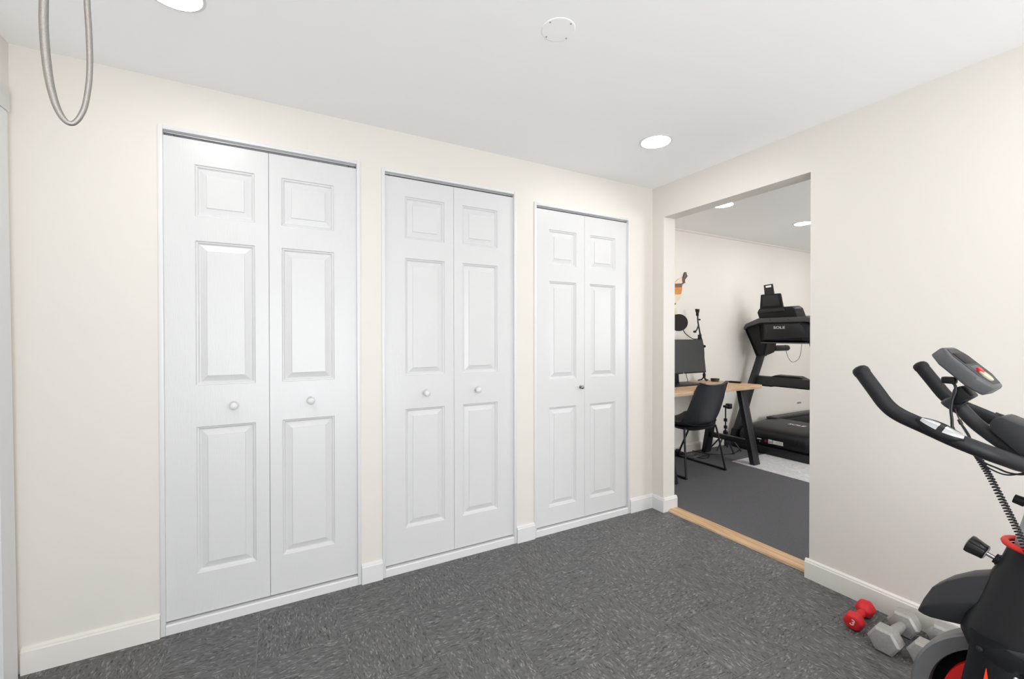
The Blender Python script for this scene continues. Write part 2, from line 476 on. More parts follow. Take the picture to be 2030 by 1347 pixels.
names = ['first closet bifold door, nearest the left edge', 'second closet bifold door, between the other two', 'third closet bifold door, beside the office opening']
for n, (fx0, fx1, ft, lx0, lxm, lx1, lt, dz) in enumerate(DOORS):
    door = thing('door_%d' % (n + 1), ((fx0 + fx1) / 2, 0.0, 0), 'white six-panel ' + names[n], 'closet door', kind='structure')
    tw = 0.0165
    fr = MB()
    for x0, x1 in ((fx0, fx0 + tw), (fx1 - tw, fx1)):
        fr.box(x0, x1, -0.007, 0.07, 0, ft)
    MB().box(fx0, fx0 + tw, -0.007, 0.07, 0, ft).build('jamb', TRIM, door, bevel=0.0012)
    MB().box(fx1 - tw, fx1, -0.007, 0.07, 0, ft).build('jamb', TRIM, door, bevel=0.0012)
    MB().box(fx0 + tw, fx1 - tw, -0.0065, 0.07, ft - tw, ft - 0.0003).build('head_frame', TRIM, door, bevel=0.0012)
    tr = MB().box(fx0 + tw + 0.001, fx1 - tw - 0.001, 0.012, 0.015, ft - tw - 0.008, ft - tw - 0.0005)
    tr.box(fx0 + tw + 0.001, fx1 - tw - 0.001, 0.015, 0.038, ft - tw - 0.004, ft - tw - 0.0005)
    tr.box(fx0 + tw + 0.001, fx1 - tw - 0.001, 0.035, 0.038, ft - tw - 0.008, ft - tw - 0.004)
    tr.build('track', TRACKM, door, smooth=0)
    for x in (fx0 + 0.045, fx1 - 0.045):
        MB().lathe([(0.0035, 0), (0.0035, 0.028)], (x, 0.022, lt - 0.004), (0, 0, 1), 10).build('pivot_pin', STEEL, door)
    sb = MB().prism([(-0.005, 0), (-0.005, 0.036), (-0.002, 0.041), (0.05, 0.0425), (0.05, 0)], 'x', fx0 + tw + 0.0005, fx1 - tw - 0.0005)
    sb.build('sill_board', TRIM, door, smooth=0)
    zb = 0.050
    yf = 0.010
    for k in range(2):
        a, b = (lx0 + 0.0005, lxm - 0.0008) if k == 0 else (lxm + 0.0008, lx1 - 0.0005)
        pa, pb = (a + 0.104, b - 0.053) if k == 0 else (a + 0.050, b - 0.103)
        if n == 2:
            pa, pb = (a + 0.098, b - 0.066) if k == 0 else (a + 0.044, b - 0.104)
        zs = [(0.222 + dz, 0.846 + dz), (1.021 + dz, 1.636 + dz), (1.738 + dz, 1.957 + dz)]
        mb = MB()
        zcut = [zb] + [z for pr in zs for z in pr] + [lt]
        xcut = [a, pa, pb, b]
        for zi in range(len(zcut) - 1):
            for xi in range(3):
                if xi == 1 and zi in (1, 3, 5):
                    continue
                mb.add([(xcut[xi], yf, zcut[zi]), (xcut[xi + 1], yf, zcut[zi]), (xcut[xi + 1], yf, zcut[zi + 1]), (xcut[xi], yf, zcut[zi + 1])], [(0, 1, 2, 3)])
        y2 = yf + 0.033
        mb.add([(a, yf, zb), (b, yf, zb), (b, y2, zb), (a, y2, zb), (a, yf, lt), (b, yf, lt), (b, y2, lt), (a, y2, lt)],
               [(0, 1, 2, 3), (4, 5, 6, 7), (1, 2, 6, 5), (2, 3, 7, 6), (3, 0, 4, 7)])
        leaf = mb.build('leaf', DOORM, door, smooth=0)
        for z0, z1 in zs:
            panel(pa, pb, z0, z1, yf, leaf)
        kz = 0.928 if n < 2 else 0.900
        if n < 2:
            kx = [[-2.533, -2.229], [-1.672, -1.374]][n][k]
            MB().lathe([(0.0075, 0), (0.0065, 0.008), (0.0075, 0.014), (0.0140, 0.019), (0.0168, 0.026), (0.0162, 0.033), (0.012, 0.0385), (0.005, 0.0405), (0.0, 0.0408)], (kx, yf, kz), (0, -1, 0), 20).build('knob', TRIM, leaf, smooth=60)
        elif k == 0:
            MB().lathe([(0.011, 0), (0.011, 0.003), (0.0055, 0.005), (0.005, 0.012), (0.0105, 0.017), (0.0125, 0.022), (0.0105, 0.027), (0.006, 0.029), (0, 0.0295)], (-0.638, yf, kz), (0, -1, 0), 18).build('knob', mat('brushed_nickel', lin((150, 150, 152)), 0.28, 1.0, var=0.1), leaf, smooth=60, label='small silver metal knob')

# ------------------------------------------------------------------ ceiling fixtures
def downlight(x, y, z, label, m2, group, seen=True):
    t = thing('recessed_light', (x, y, z), label, 'ceiling light', group)
    MB().lathe([(0.086, 0), (0.0855, -0.0025), (0.080, -0.0045), (0.076, -0.0045), (0.075, -0.002), (0.075, 0)], (x, y, z), (0, 0, 1), 40).build('trim_ring', TRIM, t, smooth=40)
    MB().lathe([(0.0755, -0.0018), (0.072, -0.005), (0.05, -0.0065), (0, -0.007)], (x, y, z), (0, 0, 1), 40).build('diffuser', m2, t, smooth=60)
gm, go_ = 'recessed lights in the main room ceiling', 'recessed lights in the office ceiling'
downlight(-0.567, -0.555, HC, 'round recessed light near the corner of the main room ceiling', LAMP, gm)
downlight(-2.645, -0.575, HC, 'round recessed light above the first closet door, cut by the top edge', LAMP, gm)
for x, y, w_ in ((-2.627, -2.15, 'straight above the camera, towards the left wall'), (-0.567, -2.15, 'above the saddle of the exercise bike'), (-2.627, -3.65, 'behind the camera, near the left end of the added patio door'), (-0.567, -3.65, 'behind the camera, near the right end of the added patio door')):
    downlight(x, y, HC, 'round recessed light ' + w_, LAMP, gm)
downlight(0.962, 0.118, HO, 'round recessed light in the office ceiling, left of the two', LAMP2, go_)
downlight(2.203, 0.129, HO, 'round recessed light in the office ceiling, at the opening edge', LAMP2, go_)
for x, y, w_ in ((3.45, 0.13, 'over the running deck of the treadmill'), (0.962, -1.5, 'just behind the right wall'), (2.203, -1.5, 'in the middle of the office near side'), (3.45, -1.5, 'in the far near corner of the office')):
    downlight(x, y, HO, 'round recessed office light ' + w_, LAMP2, go_)
cv = thing('ceiling_cover_plate', (-1.517, -1.003, HC), 'round white blank cover plate screwed to the ceiling', 'cover plate')
MB().lathe([(0.0585, 0), (0.0580, -0.0012), (0.0560, -0.0022), (0, -0.0024)], (-1.517, -1.003, HC), (0, 0, 1), 40).build('plate', CEIL, cv, smooth=0)
for k in range(4):
    a = math.radians(22 + 90 * k)
    MB().lathe([(0.0028, -0.0022), (0.0028, -0.0034), (0, -0.0038)], (-1.517 + 0.05 * math.cos(a), -1.003 + 0.05 * math.sin(a), HC), (0, 0, 1), 8).build('screw', SCREW, cv)

# hanging loop near the camera
PL = -1.33
lp = [(172.5, 0), (175.5, 50), (177.5, 95), (178, 130), (176, 166), (169, 208), (159, 231), (149, 242.5), (141, 245), (132, 241.5), (121, 229), (110, 206), (99, 166), (92, 120), (88, 75), (86.5, 40), (87, 0)]
pts = [at(px, py, 'y', PL) for px, py in lp]
top = (pts[0] + pts[-1]) / 2
zt = HC - 0.035
def up(p, f):
    q = p.lerp(Vector((top.x, PL, zt)), f); q.z = p.z + (zt - p.z) * f; return q
def side(p):
    s = 1 if p.x > top.x else -1
    hw = abs(p.x - top.x)
    return [Vector((top.x + s * hw * (1 - f ** 1.8), PL, p.z + (zt - p.z) * f)) for f in (0.25, 0.5, 0.72, 0.9)]
path = [Vector((top.x + 0.006, PL, zt))] + side(pts[0])[::-1] + pts + side(pts[-1]) + [Vector((top.x - 0.006, PL, zt))]
SP = spline(path, 5)
LR = [0.0034 + 0.0020 * min(1, max(0, (i / len(SP) - 0.48) / 0.2)) + 0.0006 * min(1, max(0, (0.46 - i / len(SP)) / 0.2)) for i in range(len(SP))]
lo = thing('hanging_cable_loop', (top.x, PL, pts[8].z), 'grey metal cable loop hanging from the ceiling at upper left', 'cable loop')
MB().tube(SP, LR, 12).build('cable', mat('braided_steel', lin((150, 146, 142)), 0.38, 0.6, bump=0.3, bscale=900, var=0.12), lo, smooth=60)
MB().lathe([(0.016, 0.036), (0.016, 0.033), (0.006, 0.028), (0.006, -0.004), (0.011, -0.008), (0, -0.012)], (top.x, PL, HC - 0.036), (0, 0, 1), 16).build('ceiling_hook', STEEL, lo)

# ------------------------------------------------------------------ the office beyond the opening
MB().box(0.06, XE, YO, YF, -0.06, 0.008).build('floor_office', CARPET, label='charcoal carpet floor of the office', cat='floor', kind='structure', smooth=0)
MB().box(WT, XE + 0.1, YO - 0.1, YF + 0.1, HO, HO + 0.1).build('ceiling_office', CEIL, label='flat white ceiling of the office', cat='ceiling', kind='structure', smooth=0)
MB().box(WT, XE + 0.1, YF, YF + 0.1, 0, HO).build('wall_office_far', WALL_OFFICE, label='cream office wall behind the desk and treadmill', cat='wall', kind='structure', smooth=0)
wof = [o for o in C.objects if o.name == 'wall_office_far'][0]
for pc_, mt_ in (((1579, 777, 1588, 779), WHITE), ((1580, 798, 1588, 800), SCREW)):
    a, b = at(pc_[0], pc_[1], 'y', YF), at(pc_[2], pc_[3], 'y', YF)
    MB().box(a.x, b.x, YF - 0.0012, YF, b.z, a.z).build('patch_mark', mt_, wof)
MB().box(XE, XE + 0.1, YO - 0.1, YF, 0, HO).build('wall_office_end', WALL_OFFICE, label='cream end wall of the office, out of view', cat='wall', kind='structure', smooth=0)
MB().box(WT, XE, YO - 0.1, YO, 0, HO).build('wall_office_near', WALL_OFFICE, label='cream near wall of the office, out of view', cat='wall', kind='structure', smooth=0)
MB().prism([(YF, HO), (YF - 0.012, HO), (YF - 0.012, HO - 0.014), (YF, HO - 0.022)], 'x', WT, XE).build('trim_office_ceiling', WALL_OFFICE, label='thin cream moulding under the office ceiling', cat='moulding', kind='structure', smooth=0)

# marble-look sheet on the carpet
def marble():
    mt = bpy.data.materials.new('marble_vinyl')
    mt.use_nodes = True
    nt = mt.node_tree
    N, L = nt.nodes.new, nt.links.new
    b = nt.nodes['Principled BSDF']
    b.inputs['Roughness'].default_value = 0.3
    tc = N('ShaderNodeTexCoord')
    nz = N('ShaderNodeTexNoise'); nz.inputs['Scale'].default_value = 9; nz.inputs['Detail'].default_value = 8; nz.inputs['Distortion'].default_value = 2.2
    mp = N('ShaderNodeMapping'); mp.inputs['Scale'].default_value = (2.2, 1, 1)
    L(tc.outputs['Object'], mp.inputs['Vector']); L(mp.outputs[0], nz.inputs['Vector'])
    rp = N('ShaderNodeValToRGB')
    cr = rp.color_ramp
    cr.elements[0].position, cr.elements[0].color = 0.36, (*lin((206, 207, 209)), 1)
    cr.elements[1].position, cr.elements[1].color = 0.62, (*lin((228, 228, 228)), 1)
    e = cr.elements.new(0.47); e.color = (*lin((226, 226, 227)), 1)
    e = cr.elements.new(0.50); e.color = (*lin((170, 172, 176)), 1)
    e = cr.elements.new(0.53); e.color = (*lin((226, 226, 227)), 1)
    L(nz.outputs['Fac'], rp.inputs[0]); L(rp.outputs[0], b.inputs['Base Color'])
    return mt
MB().box(1.515, 2.9, -0.75, 0.415, 0.008, 0.0115).build('marble_floor_mat', marble(), smooth=0, label='white marble-look sheet lying on the carpet under the treadmill front', cat='floor mat')

# ---- desk
FZ = 0.008
d = thing('desk', (1.05, 0.51, FZ), 'oak-topped desk with black angled metal legs against the office wall', 'desk')
DT = 0.763
MB().box(0.36, 1.716, 0.238, 0.80, DT - 0.036, DT).build('desktop', DESKW, d, bevel=0.003)
def slab_leg(x0, x1, y0, y1, t, z1, name='leg'):
    MB().hexa([(x0, y0 - t / 2, FZ + 0.0036), (x1, y0 - t / 2, FZ + 0.0036), (x1, y0 + t / 2, FZ + 0.0036), (x0, y0 + t / 2, FZ + 0.0036)],
              [(x0, y1 - t / 2, z1), (x1, y1 - t / 2, z1), (x1, y1 + t / 2, z1), (x0, y1 + t / 2, z1)]).build(name, BLKMETAL, d, bevel=0.002)
for x in (1.565, 0.44):
    slab_leg(x, x + 0.092, 0.240, 0.385, 0.046, DT - 0.042)
    slab_leg(x, x + 0.092, 0.770, 0.645, 0.046, DT - 0.042)
    MB().box(x + 0.02, x + 0.072, 0.295, 0.72, 0.185, 0.232).build('crossbar', BLKMETAL, d, bevel=0.002)
    MB().box(x, x + 0.092, 0.31, 0.72, DT - 0.042, DT - 0.036).build('mounting_plate', BLKMETAL, d)

# ---- monitor
mn = thing('monitor', (1.0, 0.66, DT), 'wide dark-screened computer monitor on the desk', 'monitor')
tl = math.radians(7)
def scr(u, v, w):      # screen coordinates: u right, v up along the tilted screen, w behind
    return (1.0 + u, 0.605 + v * math.sin(tl) + w * math.cos(tl), 0.868 + v * math.cos(tl) - w * math.sin(tl))
def scr_box(mb, u0, u1, v0, v1, w0, w1):
    return mb.hexa([scr(u0, v0, w0), scr(u1, v0, w0), scr(u1, v1, w0), scr(u0, v1, w0)], [scr(u0, v0, w1), scr(u1, v0, w1), scr(u1, v1, w1), scr(u0, v1, w1)])
scr_box(MB(), -0.39, 0.39, 0, 0.332, 0, 0.028).build('housing', BLACK, mn, bevel=0.003)
scr_box(MB(), -0.385, 0.385, 0.012, 0.327, -0.0012, 0.004).build('screen', SCREEN, mn)
scr_box(MB(), 0.058, 0.066, 0.003, 0.009, -0.002, 0.004).build('power_light', WHITE, mn)
MB().hexa([(0.955, 0.655, DT + 0.012), (1.06, 0.655, DT + 0.012), (1.06, 0.685, DT + 0.012), (0.955, 0.685, DT + 0.012)], [(0.965, 0.66, 1.0), (1.05, 0.66, 1.0), (1.05, 0.69, 1.0), (0.965, 0.69, 1.0)]).build('stand_neck', BLACK, mn, bevel=0.003)
MB().box(0.83, 1.245, 0.50, 0.71, DT + 0.0005, DT + 0.013).build('stand_base', BLACK, mn, bevel=0.004)

# ---- chair
CX = 0.948
ch = thing('office_chair', (CX, 0.5, FZ), 'dark leather bucket chair on a black metal sled base at the desk', 'chair')
prof = [(0.665, 0.430, 0.195, 0.02), (0.655, 0.448, 0.205, 0.03), (0.60, 0.450, 0.215, 0.035), (0.50, 0.428, 0.222, 0.038), (0.40, 0.416, 0.226, 0.040), (0.325, 0.428, 0.228, 0.050),
        (0.277, 0.475, 0.226, 0.058), (0.248, 0.54, 0.220, 0.054), (0.222, 0.62, 0.212, 0.048), (0.198, 0.70, 0.202, 0.042), (0.178, 0.77, 0.190, 0.034), (0.166, 0.808, 0.178, 0.026)]
PR = spline([Vector((a, b, 0)) for a, b, c, e in prof], 3)
WD = spline([Vector((c, e, 0)) for a, b, c, e in prof], 3)
NU = 15
vs, fs = [], []
for i, (q, wv) in enumerate(zip(PR, WD)):
    a = PR[max(0, i - 1)]; b = PR[min(len(PR) - 1, i + 1)]
    t = (b - a).normalized()
    nrm = Vector((t.y, -t.x, 0)) * -1        # towards the sitter
    if nrm.y < 0 and nrm.x < 0:
        nrm = -nrm
    for k in range(NU):
        s = -1 + 2 * k / (NU - 1)
        c = wv.y * (abs(s) ** 2.6)
        cp = q + Vector((abs(nrm.x), abs(nrm.y), 0)) * c
        lift = 0.016 * (abs(s) ** 3) if i > len(PR) - 8 else 0
        vs.append((CX + s * wv.x, cp.x, cp.y + lift))
for i in range(len(PR) - 1):
    for k in range(NU - 1):
        fs.append((i * NU + k, i * NU + k + 1, (i + 1) * NU + k + 1, (i + 1) * NU + k))
nseat = 15
sh = MB().add(vs, fs).build('seat_shell', LEATHER, ch, smooth=70, solid=-0.016)
pan = []
for z_, hx, hy in ((0.428, 0.200, 0.165), (0.410, 0.180, 0.150), (0.396, 0.140, 0.115), (0.392, 0.08, 0.07)):
    pan.append([(CX + hx * math.copysign(abs(math.cos(a)) ** 0.7, math.cos(a)), 0.43 + hy * math.copysign(abs(math.sin(a)) ** 0.7, math.sin(a)), z_) for a in [2 * PI * k / 28 for k in range(28)]])
MB().loft(pan).build('seat_pan', LEATHER, ch, smooth=60)
rim = [vs[i * NU] for i in range(len(PR))] + [vs[(len(PR) - 1) * NU + k] for k in range(NU)] + [vs[i * NU + NU - 1] for i in range(len(PR) - 1, -1, -1)]
MB().tube(rim, 0.006, 6).build('piping', LEATHER, sh, smooth=60)
rowp = [Vector(vs[16 * NU + k]) + Vector((0, -0.017, 0)) for k in range(1, NU - 1)]
MB().tube(rowp, 0.0035, 6).build('back_seam', LEATHER, sh, smooth=60)
for s in (-1, 1):
    xf = CX + s * 0.262
    p = [(CX + s * 0.12, 0.36, 0.408), (CX + s * 0.185, 0.338, 0.416), (CX + s * 0.214, 0.324, 0.385), (xf - s * 0.004, 0.272, 0.05), (xf, 0.266, 0.028), (xf, 0.285, 0.019), (xf, 0.34, 0.018),
         (xf, 0.74, 0.018), (xf, 0.775, 0.024), (xf, 0.785, 0.05), (CX + s * 0.216, 0.60, 0.385), (CX + s * 0.185, 0.585, 0.424), (CX + s * 0.12, 0.57, 0.424)]
    MB().tube(spline(p, 4), 0.0092, 8).build('sled_leg', BLKMETAL, ch, smooth=60)
    MB().box(xf - 0.013, xf + 0.013, 0.262, 0.315, FZ, 0.024).build('glide', BLACK, ch, bevel=0.002)
    MB().box(xf - 0.013, xf + 0.013, 0.735, 0.785, FZ, 0.024).build('glide', BLACK, ch, bevel=0.002)
for y in (0.36, 0.57):
    MB().tube([(CX - 0.12, y, 0.404 if y < 0.5 else 0.42), (CX + 0.12, y, 0.404 if y < 0.5 else 0.42)], 0.009, 8).build('seat_support', BLKMETAL, ch)

# ---- things on the desk
bw = thing('round_dish', (1.60, 0.66, DT), 'small dark round dish near the back of the desk', 'dish')
MB().lathe([(0.032, 0), (0.038, 0.004), (0.041, 0.018), (0.040, 0.030), (0.036, 0.030), (0.035, 0.012), (0, 0.009)], (1.60, 0.66, DT), (0, 0, 1), 28).build('bowl', mat('dark_ceramic', lin((72, 64, 62)), 0.4, var=0.1), bw, smooth=40)
MB().lathe([(0.0412, 0.021), (0.043, 0.0235), (0.043, 0.0275), (0.0405, 0.030)], (1.60, 0.66, DT), (0, 0, 1), 28).build('rim', BLACK, bw, smooth=40)
ph = thing('remote_control', (1.645, 0.47, DT), 'flat black remote lying near the right end of the desk', 'remote')
def rot_box(mb, cx, cy, hx, hy, z0, z1, ang, tap=0.85):
    ca, sa = math.cos(ang), math.sin(ang)
    def q(u, v, z):
        return (cx + u * ca - v * sa, cy + u * sa + v * ca, z)
    return mb.hexa([q(-hx * tap, -hy * tap, z0), q(hx * tap, -hy * tap, z0), q(hx * tap, hy * tap, z0), q(-hx * tap, hy * tap, z0)], [q(-hx, -hy, z1), q(hx, -hy, z1), q(hx, hy, z1), q(-hx, hy, z1)])
rot_box(MB(), 1.645, 0.47, 0.024, 0.06, DT, DT + 0.016, 0.25).build('body', BLACK, ph, bevel=0.003)
for k in range(4):
    rot_box(MB(), 1.645 + 0.25 * 0.02 * (k - 1.5), 0.47 - 0.022 * (k - 1.5), 0.012, 0.006, DT + 0.0155, DT + 0.018, 0.25).build('button', CHAR, ph)

# microphone stand with a pop filter
MY = 0.745
ms = thing('microphone_stand', (1.50, MY, DT), 'black microphone stand with a small tripod foot behind the monitor', 'microphone stand')
bx = at(1396, 745, 'y', MY).x
pole = [at(1396, 745, 'y', MY), at(1395, 720, 'y', MY), at(1394, 690, 'y', MY), at(1389, 668, 'y', MY), at(1386, 652, 'y', MY), at(1383.5, 637, 'y', MY), at(1383, 622, 'y', MY)]
pole[0].z = DT + 0.045
MB().tube(spline(pole, 3), [0.0095] * 11 + [0.0075] * 8, 10).build('pole', BLKMETAL, ms, smooth=60)
for a in (0.2, 2.3, 4.4):
    MB().tube([(bx, MY, DT + 0.045), (bx + 0.03 * math.cos(a), MY + 0.02 * math.sin(a), DT + 0.014), (bx + 0.075 * math.cos(a), MY + 0.05 * math.sin(a), DT + 0.006)], [0.008, 0.007, 0.006], 8).build('foot', BLKMETAL, ms, smooth=60)
MB().lathe([(0.012, -0.02), (0.015, -0.01), (0.015, 0.012), (0.010, 0.022)], (bx, MY, DT + 0.06), (0, 0, 1), 12).build('tripod_head', BLACK, ms)
q = at(1384.5, 646, 'y', MY)
MB().tube([q, at(1381, 655, 'y', MY), at(1378, 657, 'y', MY)], 0.007, 8).build('clamp_arm', BLKMETAL, ms)
MB().lathe([(0.011, -0.012), (0.011, 0.012)], at(1377.5, 658, 'y', MY), (1, 0, 0), 10).build('clamp_knob', BLACK, ms)
q = at(1388, 668, 'y', MY)
MB().box(q.x - 0.022, q.x - 0.014, MY - 0.012, MY + 0.012, q.z - 0.06, q.z + 0.02).box(q.x - 0.022, q.x + 0.016, MY - 0.008, MY + 0.008, q.z - 0.064, q.z - 0.05).box(q.x - 0.022, q.x + 0.016, MY - 0.008, MY + 0.008, q.z + 0.012, q.z + 0.022).build('spring_bracket', BLKMETAL, ms)
MB().lathe([(0.014, -0.012), (0.014, 0.012)], at(1395.5, 687, 'y', MY), (1, 0, 0), 10).build('tension_knob', BLACK, ms)
MB().lathe([(0.0055, 0), (0.0055, 0.07)], at(1383.2, 637, 'y', MY), (0, 0, 1), 10).build('steel_tip', STEEL, ms)
MB().lathe([(0.008, -0.008), (0.008, 0.010)], at(1386.5, 634, 'y', MY), (1, 0, 0), 10).build('wing_nut', BLACK, ms)
q = at(1382.5, 626, 'y', MY)
MB().box(q.x - 0.011, q.x + 0.011, MY - 0.01, MY + 0.01, q.z - 0.004, q.z + 0.034).build('clip_base', BLACK, ms, bevel=0.002)
MB().hexa([(q.x - 0.012, MY - 0.012, q.z + 0.034), (q.x - 0.002, MY - 0.012, q.z + 0.034), (q.x - 0.002, MY + 0.012, q.z + 0.034), (q.x - 0.012, MY + 0.012, q.z + 0.034)],
          [(q.x - 0.022, MY - 0.012, q.z + 0.068), (q.x - 0.015, MY - 0.012, q.z + 0.066), (q.x - 0.015, MY + 0.012, q.z + 0.066), (q.x - 0.022, MY + 0.012, q.z + 0.068)]).build('clip_jaw', BLACK, ms)
MB().hexa([(q.x - 0.002, MY - 0.012, q.z + 0.034), (q.x + 0.014, MY - 0.012, q.z + 0.03), (q.x + 0.014, MY + 0.012, q.z + 0.03), (q.x - 0.002, MY + 0.012, q.z + 0.034)],
          [(q.x + 0.012, MY - 0.012, q.z + 0.066), (q.x + 0.019, MY - 0.012, q.z + 0.068), (q.x + 0.019, MY + 0.012, q.z + 0.068), (q.x + 0.012, MY + 0.012, q.z + 0.066)]).build('clip_jaw', BLACK, ms)
gp = [at(1391, 671.5, 'y', MY), at(1376, 672.5, 'y', MY), at(1368, 669, 'y', MY), at(1359, 662, 'y', MY), at(1354.5, 655, 'y', MY)]
MB().tube(spline(gp, 4), 0.0042, 8).build('gooseneck', BLKMETAL, ms, smooth=60)
pc = at(1345.5, 640, 'y', MY)
pf = MB().lathe([(0.079, -0.004), (0.079, 0.004)], pc, (-0.77, -0.64, 0.0), 32).build('pop_filter', mat('black_mesh', lin((52, 46, 46)), 0.9, bump=0.8, bscale=900, var=0.15), ms)
ring = [pc + Vector((math.cos(2 * PI * k / 32) * 0.64, -math.cos(2 * PI * k / 32) * 0.77, math.sin(2 * PI * k / 32))) * 0.081 for k in range(32)]
MB().tube(ring, 0.0045, 8, closed=True).build('hoop', BLACK, pf, smooth=60)
ct = [at(1360, 741, 'y', 0.70), at(1361, 747, 'y', 0.70), at(1363, 751, 'y', 0.72), at(1350, 752, 'y', 0.72)]
ct[-1].z = ct[-2].z = DT + 0.008
MB().tube(spline([ct[0], ct[1], ct[2], ct[3], (1.06, 0.70, DT + 0.02)], 4), 0.003, 6).build('cable', RUBBER, mn, smooth=60)

# ---- small tripod on the floor behind the desk
tp = Vector((1.83, 0.70, FZ))
tr = thing('light_stand', tp, 'small black tripod stand on the carpet behind the desk leg', 'tripod')
MB().tube([tp + Vector((0, 0, 0.05)), tp + Vector((0, 0, 0.22)), tp + Vector((0, 0, 0.221)), tp + Vector((0, 0, 0.47))], [0.013, 0.013, 0.007, 0.007], 10).build('column', BLKMETAL, tr, smooth=30)
for z in (0.235, 0.31):
    MB().lathe([(0.012, 0), (0.018, 0.004), (0.018, 0.03), (0.013, 0.034)], tp + Vector((0, 0, z)), (0, 0, 1), 12).build('clamp_collar', BLACK, tr)
MB().lathe([(0.018, 0.17), (0.024, 0.18), (0.024, 0.205), (0.015, 0.215)], tp, (0, 0, 1), 12).build('hub', BLACK, tr)
for k in range(5):
    a = 0.5 + 2 * PI * k / 5
    r = 0.155 if k != 2 else 0.12
    MB().tube([tp + Vector((0.018 * math.cos(a), 0.018 * math.sin(a), 0.18)), tp + Vector((r * math.cos(a), r * math.sin(a), 0.006))], 0.0075, 8).build('leg', BLKMETAL, tr)
MB().box(tp.x - 0.02, tp.x + 0.075, tp.y - 0.018, tp.y + 0.018, 0.468, 0.492).box(tp.x + 0.03, tp.x + 0.08, tp.y - 0.024, tp.y + 0.024, 0.452, 0.505).build('clamp_head', BLACK, tr, bevel=0.004)

# ---- floor cables and power strip
ps = thing('power_strip', (1.12, 0.82, FZ), 'black power strip with plugs on the carpet under the desk', 'power strip')
MB().box(0.93, 1.30, 0.796, 0.850, FZ, FZ + 0.032).build('strip_body', BLACK, ps, bevel=0.004)
for k in range(5):
    x = 0.96 + 0.068 * k
    MB().box(x, x + 0.034, 0.803, 0.842, FZ + 0.0315, FZ + 0.062).build('plug', RUBBER if k % 2 else GREYP, ps, bevel=0.004)
def floor_pts(px_list, z=FZ + 0.004):
    return [at(a, b, 'z', z) for a, b in px_list]
c1 = floor_pts([(1365, 895), (1372, 894), (1386, 897), (1402, 900), (1420, 901.5), (1440, 901), (1455, 899), (1463, 894.5), (1468, 890)])
MB().tube(spline(c1, 4), 0.004, 6).build('floor_cable', RUBBER, smooth=60, label='long black cable crossing the carpet to the treadmill', cat='cable')
c2 = floor_pts([(1367, 902), (1378, 904), (1383, 907.5), (1392, 905), (1405, 901.5), (1406, 904), (1403, 908.5), (1392, 909), (1381, 907), (1372, 911)])
MB().tube(spline(c2, 4), 0.004, 6).build('floor_cable', RUBBER, smooth=60, label='looped black cable on the carpet beside the chair runner', cat='cable')
rr = []
for k in range(70):
    a = 2 * PI * k / 14
    rr.append((1.315 + 0.075 * math.cos(a) + 0.012 * math.sin(k), 0.70 + 0.035 * math.sin(a) + 0.01 * math.cos(k * 1.7), FZ + 0.004 + 0.0042 * (k // 14) + 0.002 * math.sin(a)))
MB().tube(rr, 0.0032, 6).build('coiled_cable', mat('grey_cable', lin((92, 90, 92)), 0.5, var=0.1), smooth=60, label='coiled grey cable lying on the carpet beside the power strip', cat='cable')
hp = [(1.10, 0.745, DT - 0.04), (1.115, 0.76, 0.60), (1.105, 0.775, 0.40), (1.13, 0.78, 0.25), (1.06, 0.81, 0.14), (1.045, 0.823, FZ + 0.06)]
MB().tube(spline(hp, 5), 0.0035, 6).build('hanging_cable', RUBBER, smooth=60, label='black cable hanging from the desk down to the power strip', cat='cable')

# ---- wooden map on the far wall
mp_ = thing('wooden_wall_map', (1.3, YF, 1.6), 'stained wooden map pieces mounted on the office wall above the desk', 'wall map')
wood_tones = [mat('map_walnut', lin((92, 82, 76)), 0.6, var=0.15, bscale=40), mat('map_cream', lin((232, 214, 190)), 0.6, var=0.06, bscale=40), mat('map_brown', lin((118, 92, 76)), 0.6, var=0.15, bscale=40),
              mat('map_orange', lin((206, 138, 72)), 0.6, var=0.12, bscale=40), mat('map_red', lin((150, 62, 52)), 0.6, var=0.1, bscale=40)]
def mpx(q):
    p = at(1330 + q[0] * 0.1187, 520 + q[1] * 0.1187, 'y', YF - 0.012)
    return (p.x, p.z)
pieces = [(0, [(205, 262), (232, 172), (246, 166), (262, 172), (266, 205), (281, 234), (262, 262), (240, 288), (236, 330), (249, 343), (222, 352), (195, 374), (190, 330)]),
          (4, [(186, 258), (204, 266), (191, 326), (180, 300)]), (1, [(60, 345), (95, 318), (128, 276), (184, 262), (180, 300), (188, 356), (60, 360)]),
          (2, [(-40, 362), (186, 360), (190, 400), (184, 421), (-40, 419)]), (3, [(-60, 422), (185, 422), (178, 480), (166, 535), (-60, 540)]),
          (1, [(-20, 542), (166, 538), (155, 600), (118, 640), (82, 690), (-20, 640)]), (0, [(70, 672), (84, 668), (84, 700), (70, 712)]), (1, [(60, 770), (84, 765), (100, 830), (106, 866), (86, 896), (66, 870)]),
          (3, [(-160, 330), (55, 322), (55, 358), (-42, 360), (-160, 362)]), (1, [(-190, 365), (-44, 365), (-62, 470), (-190, 470)]), (2, [(-190, 474), (-64, 474), (-64, 620), (-190, 640)]), (0, [(-330, 330), (-164, 330), (-194, 470), (-330, 470)]),
          (3, [(-330, 474), (-194, 474), (-194, 700), (-330, 660)]), (1, [(-500, 300), (-334, 330), (-334, 560), (-500, 540)]), (2, [(-160, 240), (40, 300), (55, 318), (-160, 326)])]
for k, poly in pieces:
    MB().prism([mpx(q) for q in poly], 'y', YF - 0.012 - 0.004 * (k % 2), YF).build('map_piece', wood_tones[k], mp_, smooth=0)

